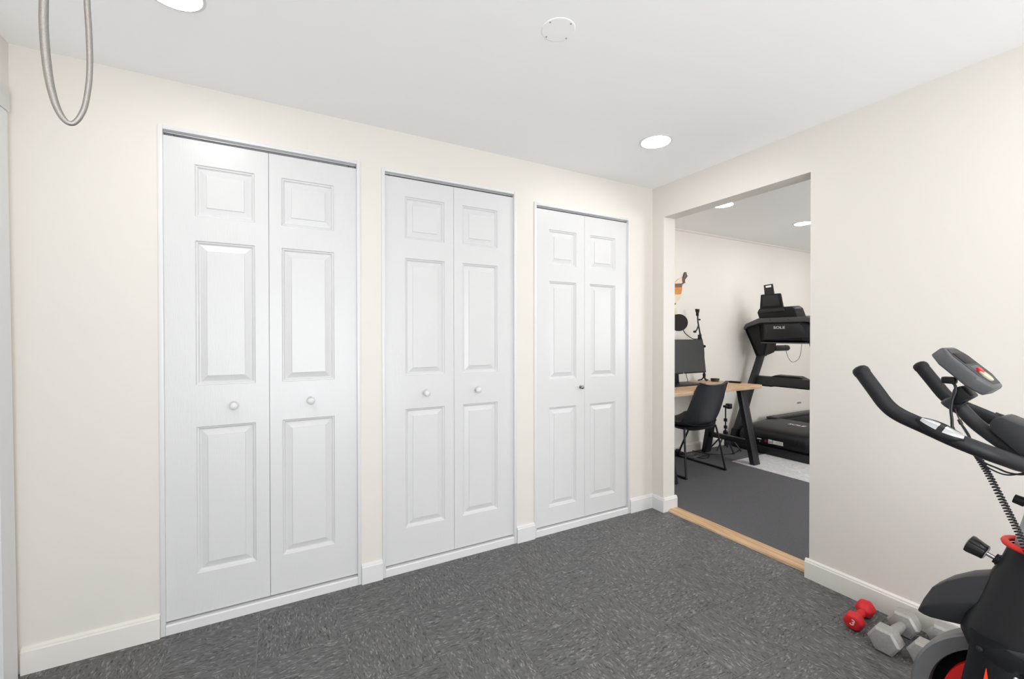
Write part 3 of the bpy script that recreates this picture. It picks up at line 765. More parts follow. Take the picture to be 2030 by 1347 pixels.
# ------------------------------------------------------------------ treadmill in the office
TY = 0.365                     # its middle line; it runs along x with the motor hood towards the opening
tm = thing('treadmill', (2.9, TY, FZ), 'large black treadmill with a console, standing in the office behind the desk', 'treadmill')
def mir(y):
    return 2 * TY - y
# base rails on the floor
MB().box(2.055, 2.115, mir(0.80), 0.80, 0.0125, 0.085).build('front_bar', BLKMETAL, tm, bevel=0.004)
for s in (0.76, mir(0.76)):
    MB().box(2.115, 3.1, s - 0.03, s + 0.03, 0.0125, 0.075).build('base_rail', BLKMETAL, tm, bevel=0.004)
# motor hood: rounded profile extruded across
hp_ = [(2.085, 0.105), (2.080, 0.165), (2.092, 0.205), (2.135, 0.240), (2.22, 0.262), (2.40, 0.276), (2.72, 0.282), (2.72, 0.12), (2.14, 0.10)]
hood = MB().prism(hp_, 'x', 0, 1)
hood.v = []
hood.f = []
def hring(y, sx, sz):
    return [(2.40 + (q[0] - 2.40) * sx, y, 0.10 + (q[1] - 0.10) * sz) for q in hp_]
hood.loft([hring(mir(0.745), 0.90, 0.80), hring(mir(0.72), 0.97, 0.95), hring(mir(0.68), 1, 1), hring(0.62, 1, 1), hring(0.70, 0.97, 0.95), hring(0.735, 0.90, 0.80)])
hd = hood.build('motor_hood', BLACK, tm, smooth=50)
for y0 in (0.605, 0.145):                                    # cooling slots
    for k in range(5):
        MB().box(2.0785, 2.090, y0 - 0.013 * k, y0 - 0.013 * k + 0.005, 0.165, 0.200).build('vent_slot', RUBBER, hd)
for nm, y0, y1, z0, z1, mtl in (('warning_label', 0.245, 0.345, 0.125, 0.163, WHITE), ('serial_label', 0.352, 0.392, 0.123, 0.165, WHITE), ('spec_label', 0.465, 0.510, 0.146, 0.157, WHITE)):
    MB().box(2.0795, 2.0845, y0, y1, z0, z1).build(nm, mtl, hd)
for k in range(4):
    MB().box(2.0790, 2.0842, 0.255, 0.325 - 0.012 * (k % 2), 0.132 + 0.0075 * k, 0.1335 + 0.0075 * k).build('print_line', GREYP, hd)
for k in range(6):
    MB().box(2.0790, 2.0842, 0.358 + 0.005 * k, 0.3605 + 0.005 * k, 0.130, 0.146).build('bar_code', RUBBER, hd)
MB().lathe([(0.016, 0), (0.016, 0.004)], (2.0845, 0.418, 0.142), (-1, 0, 0), 20).build('round_sticker', mat('dark_red_sticker', lin((120, 30, 36)), 0.5, var=0.1), hd)
MB().lathe([(0.006, 0), (0.006, 0.005), (0, 0.006)], (2.0845, 0.482, 0.126), (-1, 0, 0), 12).build('reset_button', SILVER, hd)
MB().box(2.115, 2.62, mir(0.70), 0.70, 0.05, 0.10).build('motor_pan', BLKMETAL, tm)
text('SOLE', 0.075, frame_matrix((2.47, 0.32, 0.2835), (0, -1, 0), (1, 0, 0.04)), 'hood_lettering', WHITE, hd)
# running deck and foot rails
MB().box(2.66, 3.72, mir(0.67), 0.67, 0.10, 0.165).build('deck', BLKMETAL, tm, bevel=0.004)
MB().box(2.662, 3.74, mir(0.60), 0.60, 0.165, 0.172).build('running_belt', mat('belt_black', lin((30, 30, 31)), 0.8, bump=0.5, bscale=400), tm)
for s in (0.70, mir(0.70)):
    MB().box(2.62, 3.72, s - 0.05, s + 0.05, 0.165, 0.262).build('rail_side', CHAR, tm, bevel=0.004)
    rl = MB().box(2.66, 3.72, s - 0.06, s + 0.06, 0.262, 0.290).build('foot_rail', CHAR, tm, bevel=0.008)
    for k in range(14):
        MB().box(2.70 + 0.07 * k, 2.755 + 0.07 * k, s - 0.045, s + 0.045, 0.2895, 0.2945).build('grip_pad', GREYP, rl)
# uprights
for s in (1, -1):
    def Y(y):
        return y if s == 1 else mir(y)
    up_ = []
    for x, y, z, hx, hy in ((2.135, 0.790, 0.03, 0.075, 0.028), (2.155, 0.788, 0.14, 0.062, 0.027), (2.30, 0.755, 0.55, 0.050, 0.025), (2.452, 0.715, 0.955, 0.046, 0.024), (2.475, 0.708, 1.035, 0.048, 0.024)):
        up_.append([(x - hx, Y(y) - hy, z), (x + hx, Y(y) - hy, z), (x + hx, Y(y) + hy, z), (x - hx, Y(y) + hy, z)])
    MB().loft(up_).build('upright', CHAR, tm, bevel=0.006)
    MB().hexa([(2.06, Y(0.79) - 0.036, 0.03), (2.25, Y(0.79) - 0.036, 0.03), (2.25, Y(0.79) + 0.036, 0.03), (2.06, Y(0.79) + 0.036, 0.03)], [(2.10, Y(0.785) - 0.033, 0.20), (2.25, Y(0.785) - 0.033, 0.20), (2.25, Y(0.785) + 0.033, 0.20), (2.10, Y(0.785) + 0.033, 0.20)]).build('upright_boot', BLACK, tm, bevel=0.008)
    # bent arm and foam hand grip
    MB().loft([[(2.44, Y(0.70) - 0.02, 1.00), (2.53, Y(0.70) - 0.02, 1.00), (2.53, Y(0.70) + 0.02, 1.00), (2.44, Y(0.70) + 0.02, 1.00)],
               [(2.50, Y(0.685) - 0.02, 1.09), (2.58, Y(0.685) - 0.02, 1.06), (2.58, Y(0.685) + 0.02, 1.06), (2.50, Y(0.685) + 0.02, 1.09)],
               [(2.60, Y(0.68) - 0.02, 1.125), (2.60, Y(0.68) - 0.02, 1.055), (2.60, Y(0.68) + 0.02, 1.055), (2.60, Y(0.68) + 0.02, 1.125)],
               [(2.66, Y(0.68) - 0.02, 1.125), (2.66, Y(0.68) - 0.02, 1.058), (2.66, Y(0.68) + 0.02, 1.058), (2.66, Y(0.68) + 0.02, 1.125)]]).build('arm', GREYP, tm, bevel=0.005)
    MB().tube([(2.655, Y(0.68), 1.09), (2.66, Y(0.68), 1.09), (2.94, Y(0.68), 1.09), (2.955, Y(0.68), 1.09)], [0.022, 0.034, 0.034, 0.024], 14).build('hand_grip', BLACK_SOFT, tm, smooth=40)
# tray bar between the uprights
MB().hexa([(2.36, mir(0.755), 0.690), (2.44, mir(0.755), 0.690), (2.44, 0.755, 0.690), (2.36, 0.755, 0.690)], [(2.385, mir(0.75), 0.778), (2.45, mir(0.75), 0.785), (2.45, 0.75, 0.785), (2.385, 0.75, 0.778)]).build('crossbar', CHAR, tm, bevel=0.006)
MB().hexa([(2.42, 0.22, 0.778), (2.52, 0.22, 0.778), (2.52, 0.58, 0.778), (2.42, 0.58, 0.778)], [(2.42, 0.28, 0.800), (2.52, 0.28, 0.806), (2.52, 0.52, 0.806), (2.42, 0.52, 0.800)]).build('fan_cover', BLACK, tm, bevel=0.004)
MB().box(2.37, 2.43, 0.53, 0.64, 0.674, 0.690).box(2.38, 2.43, 0.16, 0.53, 0.680, 0.690).build('cable_guide', BLACK, tm, bevel=0.003)
# console: back shell seen from the front of the machine
def half(pts):
    return [(TY + a, z) for a, z in pts] + [(TY - a, z) for a, z in reversed(pts)]
shell = half([(0.225, 1.150), (0.256, 1.010), (0.332, 1.005), (0.398, 1.16), (0.458, 1.290), (0.464, 1.325), (0.435, 1.362), (0.310, 1.418), (0.10, 1.424)])
cs = MB()
def cring(x, k, dz):
    return [(x, TY + (y - TY) * k, 1.22 + (z - 1.22) * k + dz) for y, z in shell]
cs.loft([cring(2.375, 0.955, 0), cring(2.35, 0.985, 0.0), cring(2.365, 1.0, 0.0), cring(2.47, 1.0, 0.012), cring(2.56, 0.96, 0.03)])
con = cs.build('console', BLACK, tm, smooth=40)
def strip(ptsu, ptsl, x0s, x1s):
    """band between two polylines in (y, z); its front follows x0s, its back x1s"""
    mb = MB()
    n = len(ptsu)
    vs_ = [(x0s[i], *ptsu[i]) for i in range(n)] + [(x0s[i], *ptsl[i]) for i in range(n)] + [(x1s[i], *ptsu[i]) for i in range(n)] + [(x1s[i], *ptsl[i]) for i in range(n)]
    fs_ = []
    for i in range(n - 1):
        fs_ += [(i, i + 1, n + i + 1, n + i), (2 * n + i, 3 * n + i, 3 * n + i + 1, 2 * n + i + 1), (i, 2 * n + i, 2 * n + i + 1, i + 1), (n + i, n + i + 1, 3 * n + i + 1, 3 * n + i)]
    fs_ += [(0, n, 3 * n, 2 * n), (n - 1, 3 * n - 1, 4 * n - 1, 2 * n - 1)]
    return mb.add(vs_, fs_)
bu = [(TY + 0.466, 1.300), (TY + 0.468, 1.330), (TY + 0.438, 1.366), (TY + 0.240, 1.424), (TY - 0.240, 1.424), (TY - 0.438, 1.366), (TY - 0.468, 1.330), (TY - 0.466, 1.300)]
bl_ = [(TY + 0.456, 1.300), (TY + 0.445, 1.318), (TY + 0.415, 1.334), (TY + 0.225, 1.374), (TY - 0.225, 1.374), (TY - 0.415, 1.334), (TY - 0.445, 1.318), (TY - 0.456, 1.300)]
xf_ = [2.345, 2.34, 2.325, 2.245, 2.245, 2.325, 2.34, 2.345]
strip(bu, bl_, xf_, [2.46] * 8).build('top_band', GREYP, con, bevel=0.003)
# dark body under the band, bulging towards the front of the machine
MB().loft([[(2.36, TY + 0.30, 1.345), (2.36, TY - 0.30, 1.345), (2.36, TY - 0.28, 1.165), (2.36, TY + 0.28, 1.165)], [(2.262, TY + 0.19, 1.374), (2.262, TY - 0.19, 1.374), (2.275, TY - 0.19, 1.185), (2.275, TY + 0.19, 1.185)]]).build('lower_body', BLACK, con, bevel=0.004)
MB().loft([[(2.266, TY + 0.185, 1.365), (2.266, TY - 0.185, 1.365), (2.274, TY - 0.255, 1.215), (2.274, TY + 0.185, 1.195)], [(2.240, TY + 0.165, 1.352), (2.240, TY - 0.125, 1.352), (2.240, TY - 0.105, 1.290), (2.240, TY + 0.135, 1.285)]]).build('center_panel', CHAR, con, bevel=0.003)
MB().box(2.27, 2.50, TY - 0.22, TY + 0.225, 1.152, 1.164).build('lower_lip', GREYP, con, bevel=0.002)
text('SOLE', 0.042, frame_matrix((2.2392, TY + 0.012, 1.318), (0, -1, 0), (0, 0, 1)) @ Matrix.Diagonal((1.25, 0.85, 1, 1)), 'console_lettering', WHITE, con)
for y in (TY + 0.11, TY - 0.075):
    MB().lathe([(0.006, 0), (0.006, 0.006)], (2.250, y, 1.400), (-1, 0, 0), 10).build('screw_hole', RUBBER, con)
XP = 2.27
def pxy(px, py, x=XP):
    p = at(px, py, 'x', x)
    return (p.y, p.z)
def slab(pix, x0, x1, shift=0.0):
    """outline read on the plane x0 and given real thickness towards x1"""
    a_ = [pxy(*q, x0) for q in pix]
    return MB().hexa([(x0, *q) for q in a_], [(x1, q[0], q[1] + shift) for q in a_])
slab([(1505, 634), (1500.5, 620), (1504, 613), (1507, 611.5), (1568, 607.5), (1575, 612), (1583, 634)], 2.285, 2.45, 0.012).build('display_pod', BLACK, tm, bevel=0.010)
slab([(1503.5, 621), (1504, 614.5), (1553, 611.5), (1553.5, 617)], 2.268, 2.30).build('pod_rail', CHAR, tm, bevel=0.003)
th = slab([(1505.5, 613), (1552, 610), (1546.5, 581.5), (1507.5, 584.5)], 2.300, 2.328).build('tablet_holder', BLACK, tm, bevel=0.009)
slab([(1512, 607.5), (1545.5, 605.5), (1541, 584.5), (1511.5, 587)], 2.294, 2.303).build('back_plate', CHAR, th, bevel=0.003)
ext = MB()
for pix in ([(1516, 588), (1535, 586), (1532, 569), (1514.5, 571.5)], [(1514.5, 571.8), (1517, 571.5), (1516.5, 567), (1514, 567.4)], [(1529, 569.6), (1532.1, 569.3), (1531.3, 564.5), (1528.6, 565)], [(1514, 567.6), (1531.4, 564.8), (1531, 563), (1514, 565.8)]):
    a_ = [pxy(*q, 2.306) for q in pix]
    ext.hexa([(2.306, *q) for q in a_], [(2.318, *q) for q in a_])
ext.build('sliding_clamp', CHAR, th)
sc_ = [at(1556.5, 684, 'x', 2.45), at(1558, 693, 'x', 2.45), at(1562, 708, 'x', 2.45), at(1570, 718, 'x', 2.45), at(1580, 715, 'x', 2.45), at(1586, 706, 'x', 2.45), at(1589.5, 683, 'x', 2.45)]
MB().tube(spline(sc_, 5), 0.0022, 6).build('safety_cord', mat('red_cord', lin((96, 60, 60)), 0.6, var=0.1), tm, smooth=60)

# ------------------------------------------------------------------ dumbbells
def hex_ring(c, ax, r, h, rot=0.0, n=6):
    u = Vector((0, 0, 1)); w = Vector(ax).cross(u).normalized()
    return [Vector(c) + Vector(ax) * h + (u * math.sin(2 * PI * k / n + rot) + w * math.cos(2 * PI * k / n + rot)) * r for k in range(n)]
def dumbbell(name, center, ang, roll, r, hl, length, gr, mhead, label, group, red=False):
    t = thing(name, (center[0], center[1], 0), label, 'dumbbell', group)
    ax = Vector((math.cos(ang), math.sin(ang), 0))
    zc = r * max(math.sin(2 * PI * k / 6 + roll) for k in range(6)) + 0.0005
    c = Vector((center[0], center[1], zc))
    hs = []
    for s in (-1, 1):
        a, b = s * (length / 2 - hl), s * length / 2
        if red:
            rings = [hex_ring(c, ax, rr * r, a + (b - a) * f, roll, 18 if False else 6) for rr, f in ((0.50, -0.30), (0.80, -0.02), (0.97, 0.22), (1.0, 0.5), (0.96, 0.80), (0.82, 0.98), (0.5, 1.0))]
            hs.append(MB().loft(rings).build('head', mhead, t, bevel=0.006, smooth=60))
        else:
            rings = [hex_ring(c, ax, rr * r, a + (b - a) * f, roll) for rr, f in ((0.84, 0.0), (1.0, 0.14), (1.0, 0.86), (0.84, 1.0))]
            hs.append(MB().loft(rings).build('head', mhead, t, bevel=0.0012, smooth=20))
    L2 = length / 2 - hl
    prof_ = [(gr * 0.92, -L2 - 0.004), (gr * 0.95, -L2 * 0.8), (gr * 1.12, -L2 * 0.3), (gr * 1.15, 0), (gr * 1.12, L2 * 0.3), (gr * 0.95, L2 * 0.8), (gr * 0.92, L2 + 0.004)]
    MB().lathe(prof_, c, ax, 20).build('handle', mhead, t, smooth=60)
    return t, hs, c, ax, zc
gd = 'grey hexagonal dumbbells by the baseboard'
t, hs, c, ax, zc = dumbbell('dumbbell', (-0.180, -1.334), math.radians(7), 0.06, 0.0375, 0.052, 0.192, 0.0135, REDV, 'small red vinyl dumbbell marked 3 beside the baseboard', None, True)
fc = c - ax * (0.192 / 2 + 0.0008)
text('3', 0.036, frame_matrix(fc + Vector((0, -0.001, 0.002)), (0.12, -1, -0.35), (0, -0.35, 1)), 'number', mat('pink_print', lin((245, 205, 205)), 0.6, var=0.05), hs[0])
for nm, ce, an, ro, lab in (('dumbbell', (-0.196, -1.461), 2, 0.0, 'grey hexagonal iron dumbbell beside the small red one'), ('dumbbell', (-0.166, -1.573), 1, 0.0, 'grey hexagonal iron dumbbell half hidden by the bike flywheel')):
    t, hs, c, ax, zc = dumbbell(nm, ce, math.radians(an), PI / 6 * 0 + 0.0, 0.0525, 0.066, 0.252, 0.0165, IRON, lab, gd)

# ------------------------------------------------------------------ exercise bike beside the right wall, facing the closets
BXM = -0.77                                                   # its middle plane
bk = thing('exercise_bike', (BXM, -2.25, 0), 'black exercise bike with red accents, cut by the right edge', 'exercise bike')
def bp_(px, py, x=BXM):
    return at(px, py, 'x', x)
# flywheel
WC = Vector((BXM, -1.945, 0.252))
fw = MB().lathe([(0.200, -0.014), (0.202, -0.026), (0.232, -0.030), (0.2385, -0.024), (0.2385, 0.024), (0.232, 0.030), (0.202, 0.026), (0.200, 0.014), (0.200, -0.014)], WC, (1, 0, 0), 72, caps=False)
fw.build('flywheel', mat('flywheel_grey', lin((128, 129, 132)), 0.35, 0.55, var=0.04, bscale=20), bk, smooth=30)
wb_ = MB().lathe([(0.2005, -0.006), (0.2005, 0.006)], WC, (1, 0, 0), 60).build('wheel_web', mat('web_black', lin((10, 10, 11)), 0.7, var=0.1, spec=0.08), bk, smooth=30)
MB().lathe([(0.178, -0.0055), (0.176, -0.020), (0.05, -0.026), (0.045, -0.036), (0, -0.038)], WC, (1, 0, 0), 60).build('wheel_disc', RED, wb_, smooth=30)
MB().lathe([(0.178, 0.0055), (0.176, 0.020), (0.05, 0.026), (0.045, 0.036), (0, 0.038)], WC, (1, 0, 0), 60).build('wheel_disc', RED, wb_, smooth=30)
# fork legs running down to the front foot
for s in (-1, 1):
    xl = BXM + s * 0.078
    rings = []
    for yc, z, ry in ((-1.888, 0.50, 0.050), (-1.882, 0.44, 0.046), (-1.863, 0.34, 0.042), (-1.828, 0.16, 0.037), (-1.800, 0.045, 0.036)):
        rings.append([(xl + 0.026 * math.cos(a), yc + ry * math.sin(a), z) for a in [2 * PI * k / 16 for k in range(16)]])
    fk = MB().loft(rings).build('fork_leg', BLACK, bk, smooth=60)
    xo = xl + s * 0.0262
    MB().prism([(-1.874, 0.428), (-1.884, 0.34), (-1.868, 0.20), (-1.842, 0.16), (-1.836, 0.20), (-1.862, 0.34)], 'x', xo - 0.004, xo + 0.0012).build('accent_stripe', mat('orange_red', lin((232, 70, 36)), 0.4, var=0.03), fk, smooth=0)
# head housing
rings = []
for yc, z, ry, rx in ((-1.944, 0.712, 0.058, 0.047), (-1.938, 0.665, 0.066, 0.053), (-1.934, 0.640, 0.074, 0.060), (-1.925, 0.58, 0.086, 0.078), (-1.908, 0.520, 0.092, 0.096), (-1.898, 0.478, 0.090, 0.106), (-1.893, 0.455, 0.074, 0.106), (-1.890, 0.440, 0.062, 0.102)):
    rings.append([(BXM + rx * (abs(math.cos(a)) ** 0.8) * (1 if math.cos(a) >= 0 else -1), yc + ry * (abs(math.sin(a)) ** 0.8) * (1 if math.sin(a) >= 0 else -1), z) for a in [2 * PI * k / 28 for k in range(28)]])
hs_ = MB().loft(rings).build('head_housing', BLACK, bk, smooth=60)
MB().lathe([(0.006, 0), (0.006, 0.003), (0.003, 0.004), (0, 0.004)], (BXM - 0.1025, -1.862, 0.468), (-1, 0, 0), 12).build('screw', BLKMETAL, hs_)
ring_ = [(BXM + 0.053 * math.cos(a), -1.9445 + 0.064 * math.sin(a), 0.716 + 0.004 * math.sin(a)) for a in [2 * PI * k / 36 for k in range(36)]]
MB().tube(ring_, 0.0075, 8, closed=True).build('collar', RED, bk, smooth=60)
# silver handlebar post
rings = []
for yc, z, ry, rx in ((-1.943, 0.68, 0.052, 0.041), (-1.951, 0.74, 0.052, 0.041), (-1.985, 0.905, 0.050, 0.040)):
    rings.append([(BXM + rx * math.cos(a), yc + ry * math.sin(a), z) for a in [2 * PI * k / 28 for k in range(28)]])
po = MB().loft(rings).build('handlebar_post', SILVER, bk, smooth=60)
MB().lathe([(0.008, -0.012), (0.008, 0.0), (0.012, 0.002), (0.011, 0.020), (0, 0.021)], (BXM, -1.914, 0.822), (0, 1, 0.25), 14).build('clamp_knob', BLACK, po)
# adjusting knob on a steel pin
kd = Vector((0, 0.93, 0.36)).normalized()
k0 = Vector((BXM, -1.874, 0.660))
MB().lathe([(0.017, -0.02), (0.015, 0.006), (0.013, 0.008), (0.013, 0.012), (0, 0.012)], k0, kd, 16).build('knob_boss', BLACK, bk, smooth=40)
MB().lathe([(0.006, 0.0), (0.006, 0.026)], k0 + kd * 0.010, kd, 14).build('knob_pin', STEEL, bk, smooth=40)
ub = Vector((1, 0, 0)); vb = kd.cross(ub)
rings = []
for r_, h_ in ((0.0175, 0.028), (0.0200, 0.030), (0.0200, 0.034), (0.0242, 0.058), (0.0230, 0.063), (0.011, 0.066)):
    rings.append([k0 + kd * h_ + (ub * math.cos(2 * PI * k / 40) + vb * math.sin(2 * PI * k / 40)) * (r_ * (1 - (0.10 if (k % 8) in (0, 1) else 0) * (1 if 0.03 < h_ < 0.068 else 0.3))) for k in range(40)])
kn = MB().loft(rings).build('adjusting_knob', mat('black_gloss', lin((30, 30, 32)), 0.2, var=0.03), bk, smooth=40)
MB().lathe([(0.0165, 0.0272), (0.0165, 0.030)], k0, kd, 24).build('knob_washer', SILVER, kn)
# flywheel guard: a wing with a ridge along its side
cw = []
for py_t, px_, pz_t, zr, zb, wt, wm in ((0, 1826, 1203, 1206, 1209, 0.016, 0.022), (0, 1840, 1180, 1196, 1213, 0.026, 0.040), (0, 1856, 1159, 1190, 1217, 0.030, 0.050), (0, 1885, 1146, 1185, 1223, 0.032, 0.055), (0, 1925, 1137, 1183, 1231, 0.034, 0.058), (0, 1975, 1134, 1183, 1233, 0.034, 0.058)):
    y = bp_(px_, 1180).y
    z1, z2, z3 = bp_(px_, pz_t).z, bp_(px_, zr).z, bp_(px_, zb).z
    cw.append([(BXM - wt, y, z1), (BXM - wm, y, z2), (BXM - wm * 0.75, y, z3), (BXM + wm * 0.75, y, z3), (BXM + wm, y, z2), (BXM + wt, y, z1)])
MB().loft(cw).build('flywheel_guard', CHAR, bk, bevel=0.004, smooth=30)
# handlebar: one bent tube from tip to tip
HF = 0.195
hb = [(1706, 735, 0), (1733.5, 772, 0), (1758, 804, 0), (1785, 824, 0.002), (1838, 848, 0.006), (1894, 873, 0.012), (1950, 895, 0.035), (1994, 910.6, 0.075), (2030, 922, 0.125)]
near = [bp_(a, b, BXM - HF + o) for a, b, o in hb]
midp = Vector((BXM, near[-1].y - 0.028, near[-1].z - 0.006))
far = [Vector((2 * BXM - q.x, q.y, q.z)) for q in near][::-1]
hpath = spline(near + [midp] + far, 5)
hbar = MB().tube(hpath, 0.0182, 16).build('handlebar', BLACK_SOFT, bk, smooth=60)
for a, b in ((near[0], near[1]), (far[-1], far[-2])):
    dd = (a - b).normalized()
    MB().lathe([(0.0192, -0.010), (0.0196, -0.004), (0.0192, 0.002), (0.0155, 0.008), (0.008, 0.0115), (0, 0.0125)], a, dd, 20).build('end_cap', BLACK, hbar, smooth=50)
def grip(path_pts, side_):
    """pulse-sensor pad hugging the top inner side of the bar"""
    n_ = len(path_pts)
    rings_b, plates = [], []
    for i, q in enumerate(path_pts):
        f = i / (n_ - 1)
        w_ = 0.0225 * math.sin(PI * min(max(f, 0.06), 0.94)) ** 0.5
        t_ = (path_pts[min(n_ - 1, i + 1)] - path_pts[max(0, i - 1)]).normalized()
        nn = Vector((side_ * 0.62, -0.20, 0.76)); nn = (nn - t_ * nn.dot(t_)).normalized()
        bb = t_.cross(nn)
        c_ = q + nn * 0.010
        rings_b.append([c_ + (nn * math.cos(a) * 0.0135 + bb * math.sin(a) * w_) for a in [2 * PI * k / 14 for k in range(14)]])
        plates.append((c_ + nn * 0.0138, bb, w_, nn))
    gb = MB().loft(rings_b).build('grip_pad', BLACK, hbar, smooth=60)
    for i0, i1 in ((2, int(n_ * 0.46)), (int(n_ * 0.56), n_ - 2)):
        mb = MB()
        rr_ = []
        for i in range(i0, i1 + 1):
            c_, bb, w_, nn = plates[i]
            arc = [(-0.52, -0.0022), (-0.26, -0.0002), (0, 0.0006), (0.26, -0.0002), (0.52, -0.0022)]
            rr_.append([c_ + bb * w_ * u_ + nn * h_ for u_, h_ in arc] + [c_ + bb * w_ * u_ + nn * (h_ - 0.004) for u_, h_ in reversed(arc)])
        mb.loft(rr_).build('sensor_plate', STEEL, gb, smooth=40)
gn = [q for q in hpath if bp_(1803, 818, BXM - HF).y > q.y > bp_(1912, 880, BXM - HF + 0.01).y and q.x < BXM]
gn = spline(gn, 3)
grip(gn, -1)
gf = [q for q in hpath if near[4].y - 0.018 > q.y > near[6].y - 0.008 and q.x > BXM]
gf = spline(gf[::-1], 3)
grip(gf, 1)
# stem tube from the console bracket back to the bar
st = [bp_(1878, 806), bp_(1888, 800), bp_(1903, 808), bp_(1930, 836), bp_(1960, 860), bp_(2000, 888), bp_(2040, 914)]
MB().tube(spline(st, 4), 0.0165, 16).build('stem_tube', CHAR, bk, smooth=60)
MB().lathe([(0.0195, 0), (0.0205, 0.004), (0.0205, 0.012), (0.0185, 0.014)], bp_(1896, 803), bp_(1903, 808) - bp_(1888, 800), 20).build('stem_ring', BLACK, bk, smooth=40)
br = [bp_(1897, 770), bp_(1912, 764), bp_(1934, 786), bp_(1908, 800), bp_(1890, 797)]
MB().hexa([(BXM - 0.03, q.y, q.z) for q in br], [(BXM + 0.03, q.y, q.z) for q in br]).build('console_bracket', BLACK, bk, bevel=0.004)
# accessory tray over the stem
ty = [bp_(1973, 850), bp_(1971, 838), bp_(1980, 827), bp_(1996, 823), bp_(2075, 855), bp_(2085, 930), bp_(2040, 905)]
tr_ = MB().hexa([(BXM - 0.045, q.y, q.z) for q in ty], [(BXM + 0.045, q.y, q.z) for q in ty]).build('accessory_tray', CHAR, bk, bevel=0.007)
for k in range(4):
    a, b = bp_(2000 + 13 * k, 827 + 5 * k), bp_(2004 + 13 * k, 828.5 + 5 * k)
    MB().hexa([(BXM - 0.034, a.y, a.z - 0.004), (BXM - 0.034, b.y, b.z - 0.004), (BXM + 0.005, b.y, b.z - 0.004), (BXM + 0.005, a.y, a.z - 0.004)], [(BXM - 0.034, a.y, a.z + 0.0022), (BXM - 0.034, b.y, b.z + 0.0022), (BXM + 0.005, b.y, b.z + 0.0022), (BXM + 0.005, a.y, a.z + 0.0022)]).build('tray_slot', RUBBER, tr_)
# console: a tilted slab with cut corners, facing the rider
e1 = (bp_(1936, 784, BXM - 0.065) - bp_(1837, 704, BXM - 0.065)).normalized()      # down the face
L_ = (bp_(1936, 784, BXM - 0.065) - bp_(1837, 704, BXM - 0.065)).length + 0.004
e3 = Vector((1, 0, 0)).cross(e1)
if e3.z < 0:
    e3 = -e3
o_ = bp_(1837, 704, BXM - 0.065); o_.x = BXM
def cq(u, v, w):        # u across, v down the face, w out of the face
    return o_ + Vector((1, 0, 0)) * u + e1 * v + e3 * w
out = [(-0.036, 0), (0.036, 0), (0.059, 0.030), (0.059, L_ - 0.034), (0.031, L_), (-0.031, L_), (-0.059, L_ - 0.034), (-0.059, 0.030)]
def oring(k, w, dv=0.0):
    return [cq(u * k, L_ / 2 + (v - L_ / 2) * k + dv, w) for u, v in out]
cb_ = MB().loft([oring(0.90, -0.003), oring(0.985, 0.0), oring(1.0, 0.004), oring(1.0, 0.024), oring(0.97, 0.030), oring(0.90, 0.0325)]).build('console', GREYP, bk, bevel=0.0015, smooth=40)
MB().loft([oring(0.86, 0.0322), oring(0.85, 0.0338)]).build('face_plate', CHAR, cb_)
def cbox(u0, u1, v0, v1, w0, w1, n, mt_):
    return MB().hexa([cq(u0, v0, w0), cq(u1, v0, w0), cq(u1, v1, w0), cq(u0, v1, w0)], [cq(u0, v0, w1), cq(u1, v0, w1), cq(u1, v1, w1), cq(u0, v1, w1)]).build(n, mt_, cb_, bevel=0.0008)
cbox(-0.038, 0.038, 0.026, 0.062, 0.033, 0.0352, 'display', mat('lcd_dark', lin((20, 21, 23)), 0.45, var=0.02, spec=0.2))
cbox(-0.030, 0.030, 0.070, 0.086, 0.033, 0.0345, 'keypad', GREYP)
MB().lathe([(0.0175, 0), (0.0175, 0.0035), (0.015, 0.0045), (0, 0.0045)], cq(-0.010, L_ - 0.036, 0.0335), e3, 24).build('emblem', mat('emblem_beige', lin((186, 178, 158)), 0.4, var=0.1, bscale=200), cb_, smooth=40)
MB().lathe([(0.0085, 0), (0.0085, 0.0062), (0, 0.0068)], cq(-0.012, L_ - 0.052, 0.0335), e3, 18).build('start_button', RED, cb_, smooth=40)
pg = bp_(1882, 752, BXM - 0.03)
MB().box(pg.x - 0.012, pg.x + 0.012, pg.y - 0.014, pg.y + 0.014, pg.z - 0.012, pg.z + 0.006).build('cable_plug', BLACK, cb_, bevel=0.004)
# cables and the coiled lead
def cab(pix, x, r_, nm='cable'):
    return MB().tube(spline([bp_(a, b, x) for a, b in pix], 5), r_, 8).build(nm, RUBBER, bk, smooth=60)
cab([(1884, 757), (1893, 764), (1894, 776), (1888, 792), (1885, 812), (1887, 832), (1888, 858)], BXM - 0.035, 0.0034)
cab([(1889, 845), (1892, 851), (1896, 866)], BXM - 0.03, 0.0016)
cab([(1893, 811), (1899, 826), (1904, 836)], BXM - 0.03, 0.0014)
cab([(1901, 832), (1906, 842)], BXM - 0.03, 0.0042, 'connector')
cab([(1906, 841), (1916, 855), (1923, 868), (1926, 884)], BXM - 0.03, 0.0022)
cab([(1904, 841), (1914, 857), (1921, 870), (1923, 886)], BXM - 0.034, 0.0014)
cab([(1928, 900), (1940, 914), (1965, 931), (1995, 942), (2030, 938), (2060, 925)], BXM - 0.06, 0.0018)
cab([(1935, 904), (1950, 917), (1975, 928), (2000, 938), (2030, 941), (2060, 930)], BXM - 0.066, 0.0022)
ca_, cb2 = bp_(1938, 905, BXM - 0.05), bp_(2042, 1108, BXM - 0.06)
bow = bp_(1990, 998, BXM - 0.055)
axis_pts = spline([ca_, bp_(1962, 945, BXM - 0.052), bow, bp_(2016, 1050, BXM - 0.058), cb2], 60)
hel = []
turns = 36
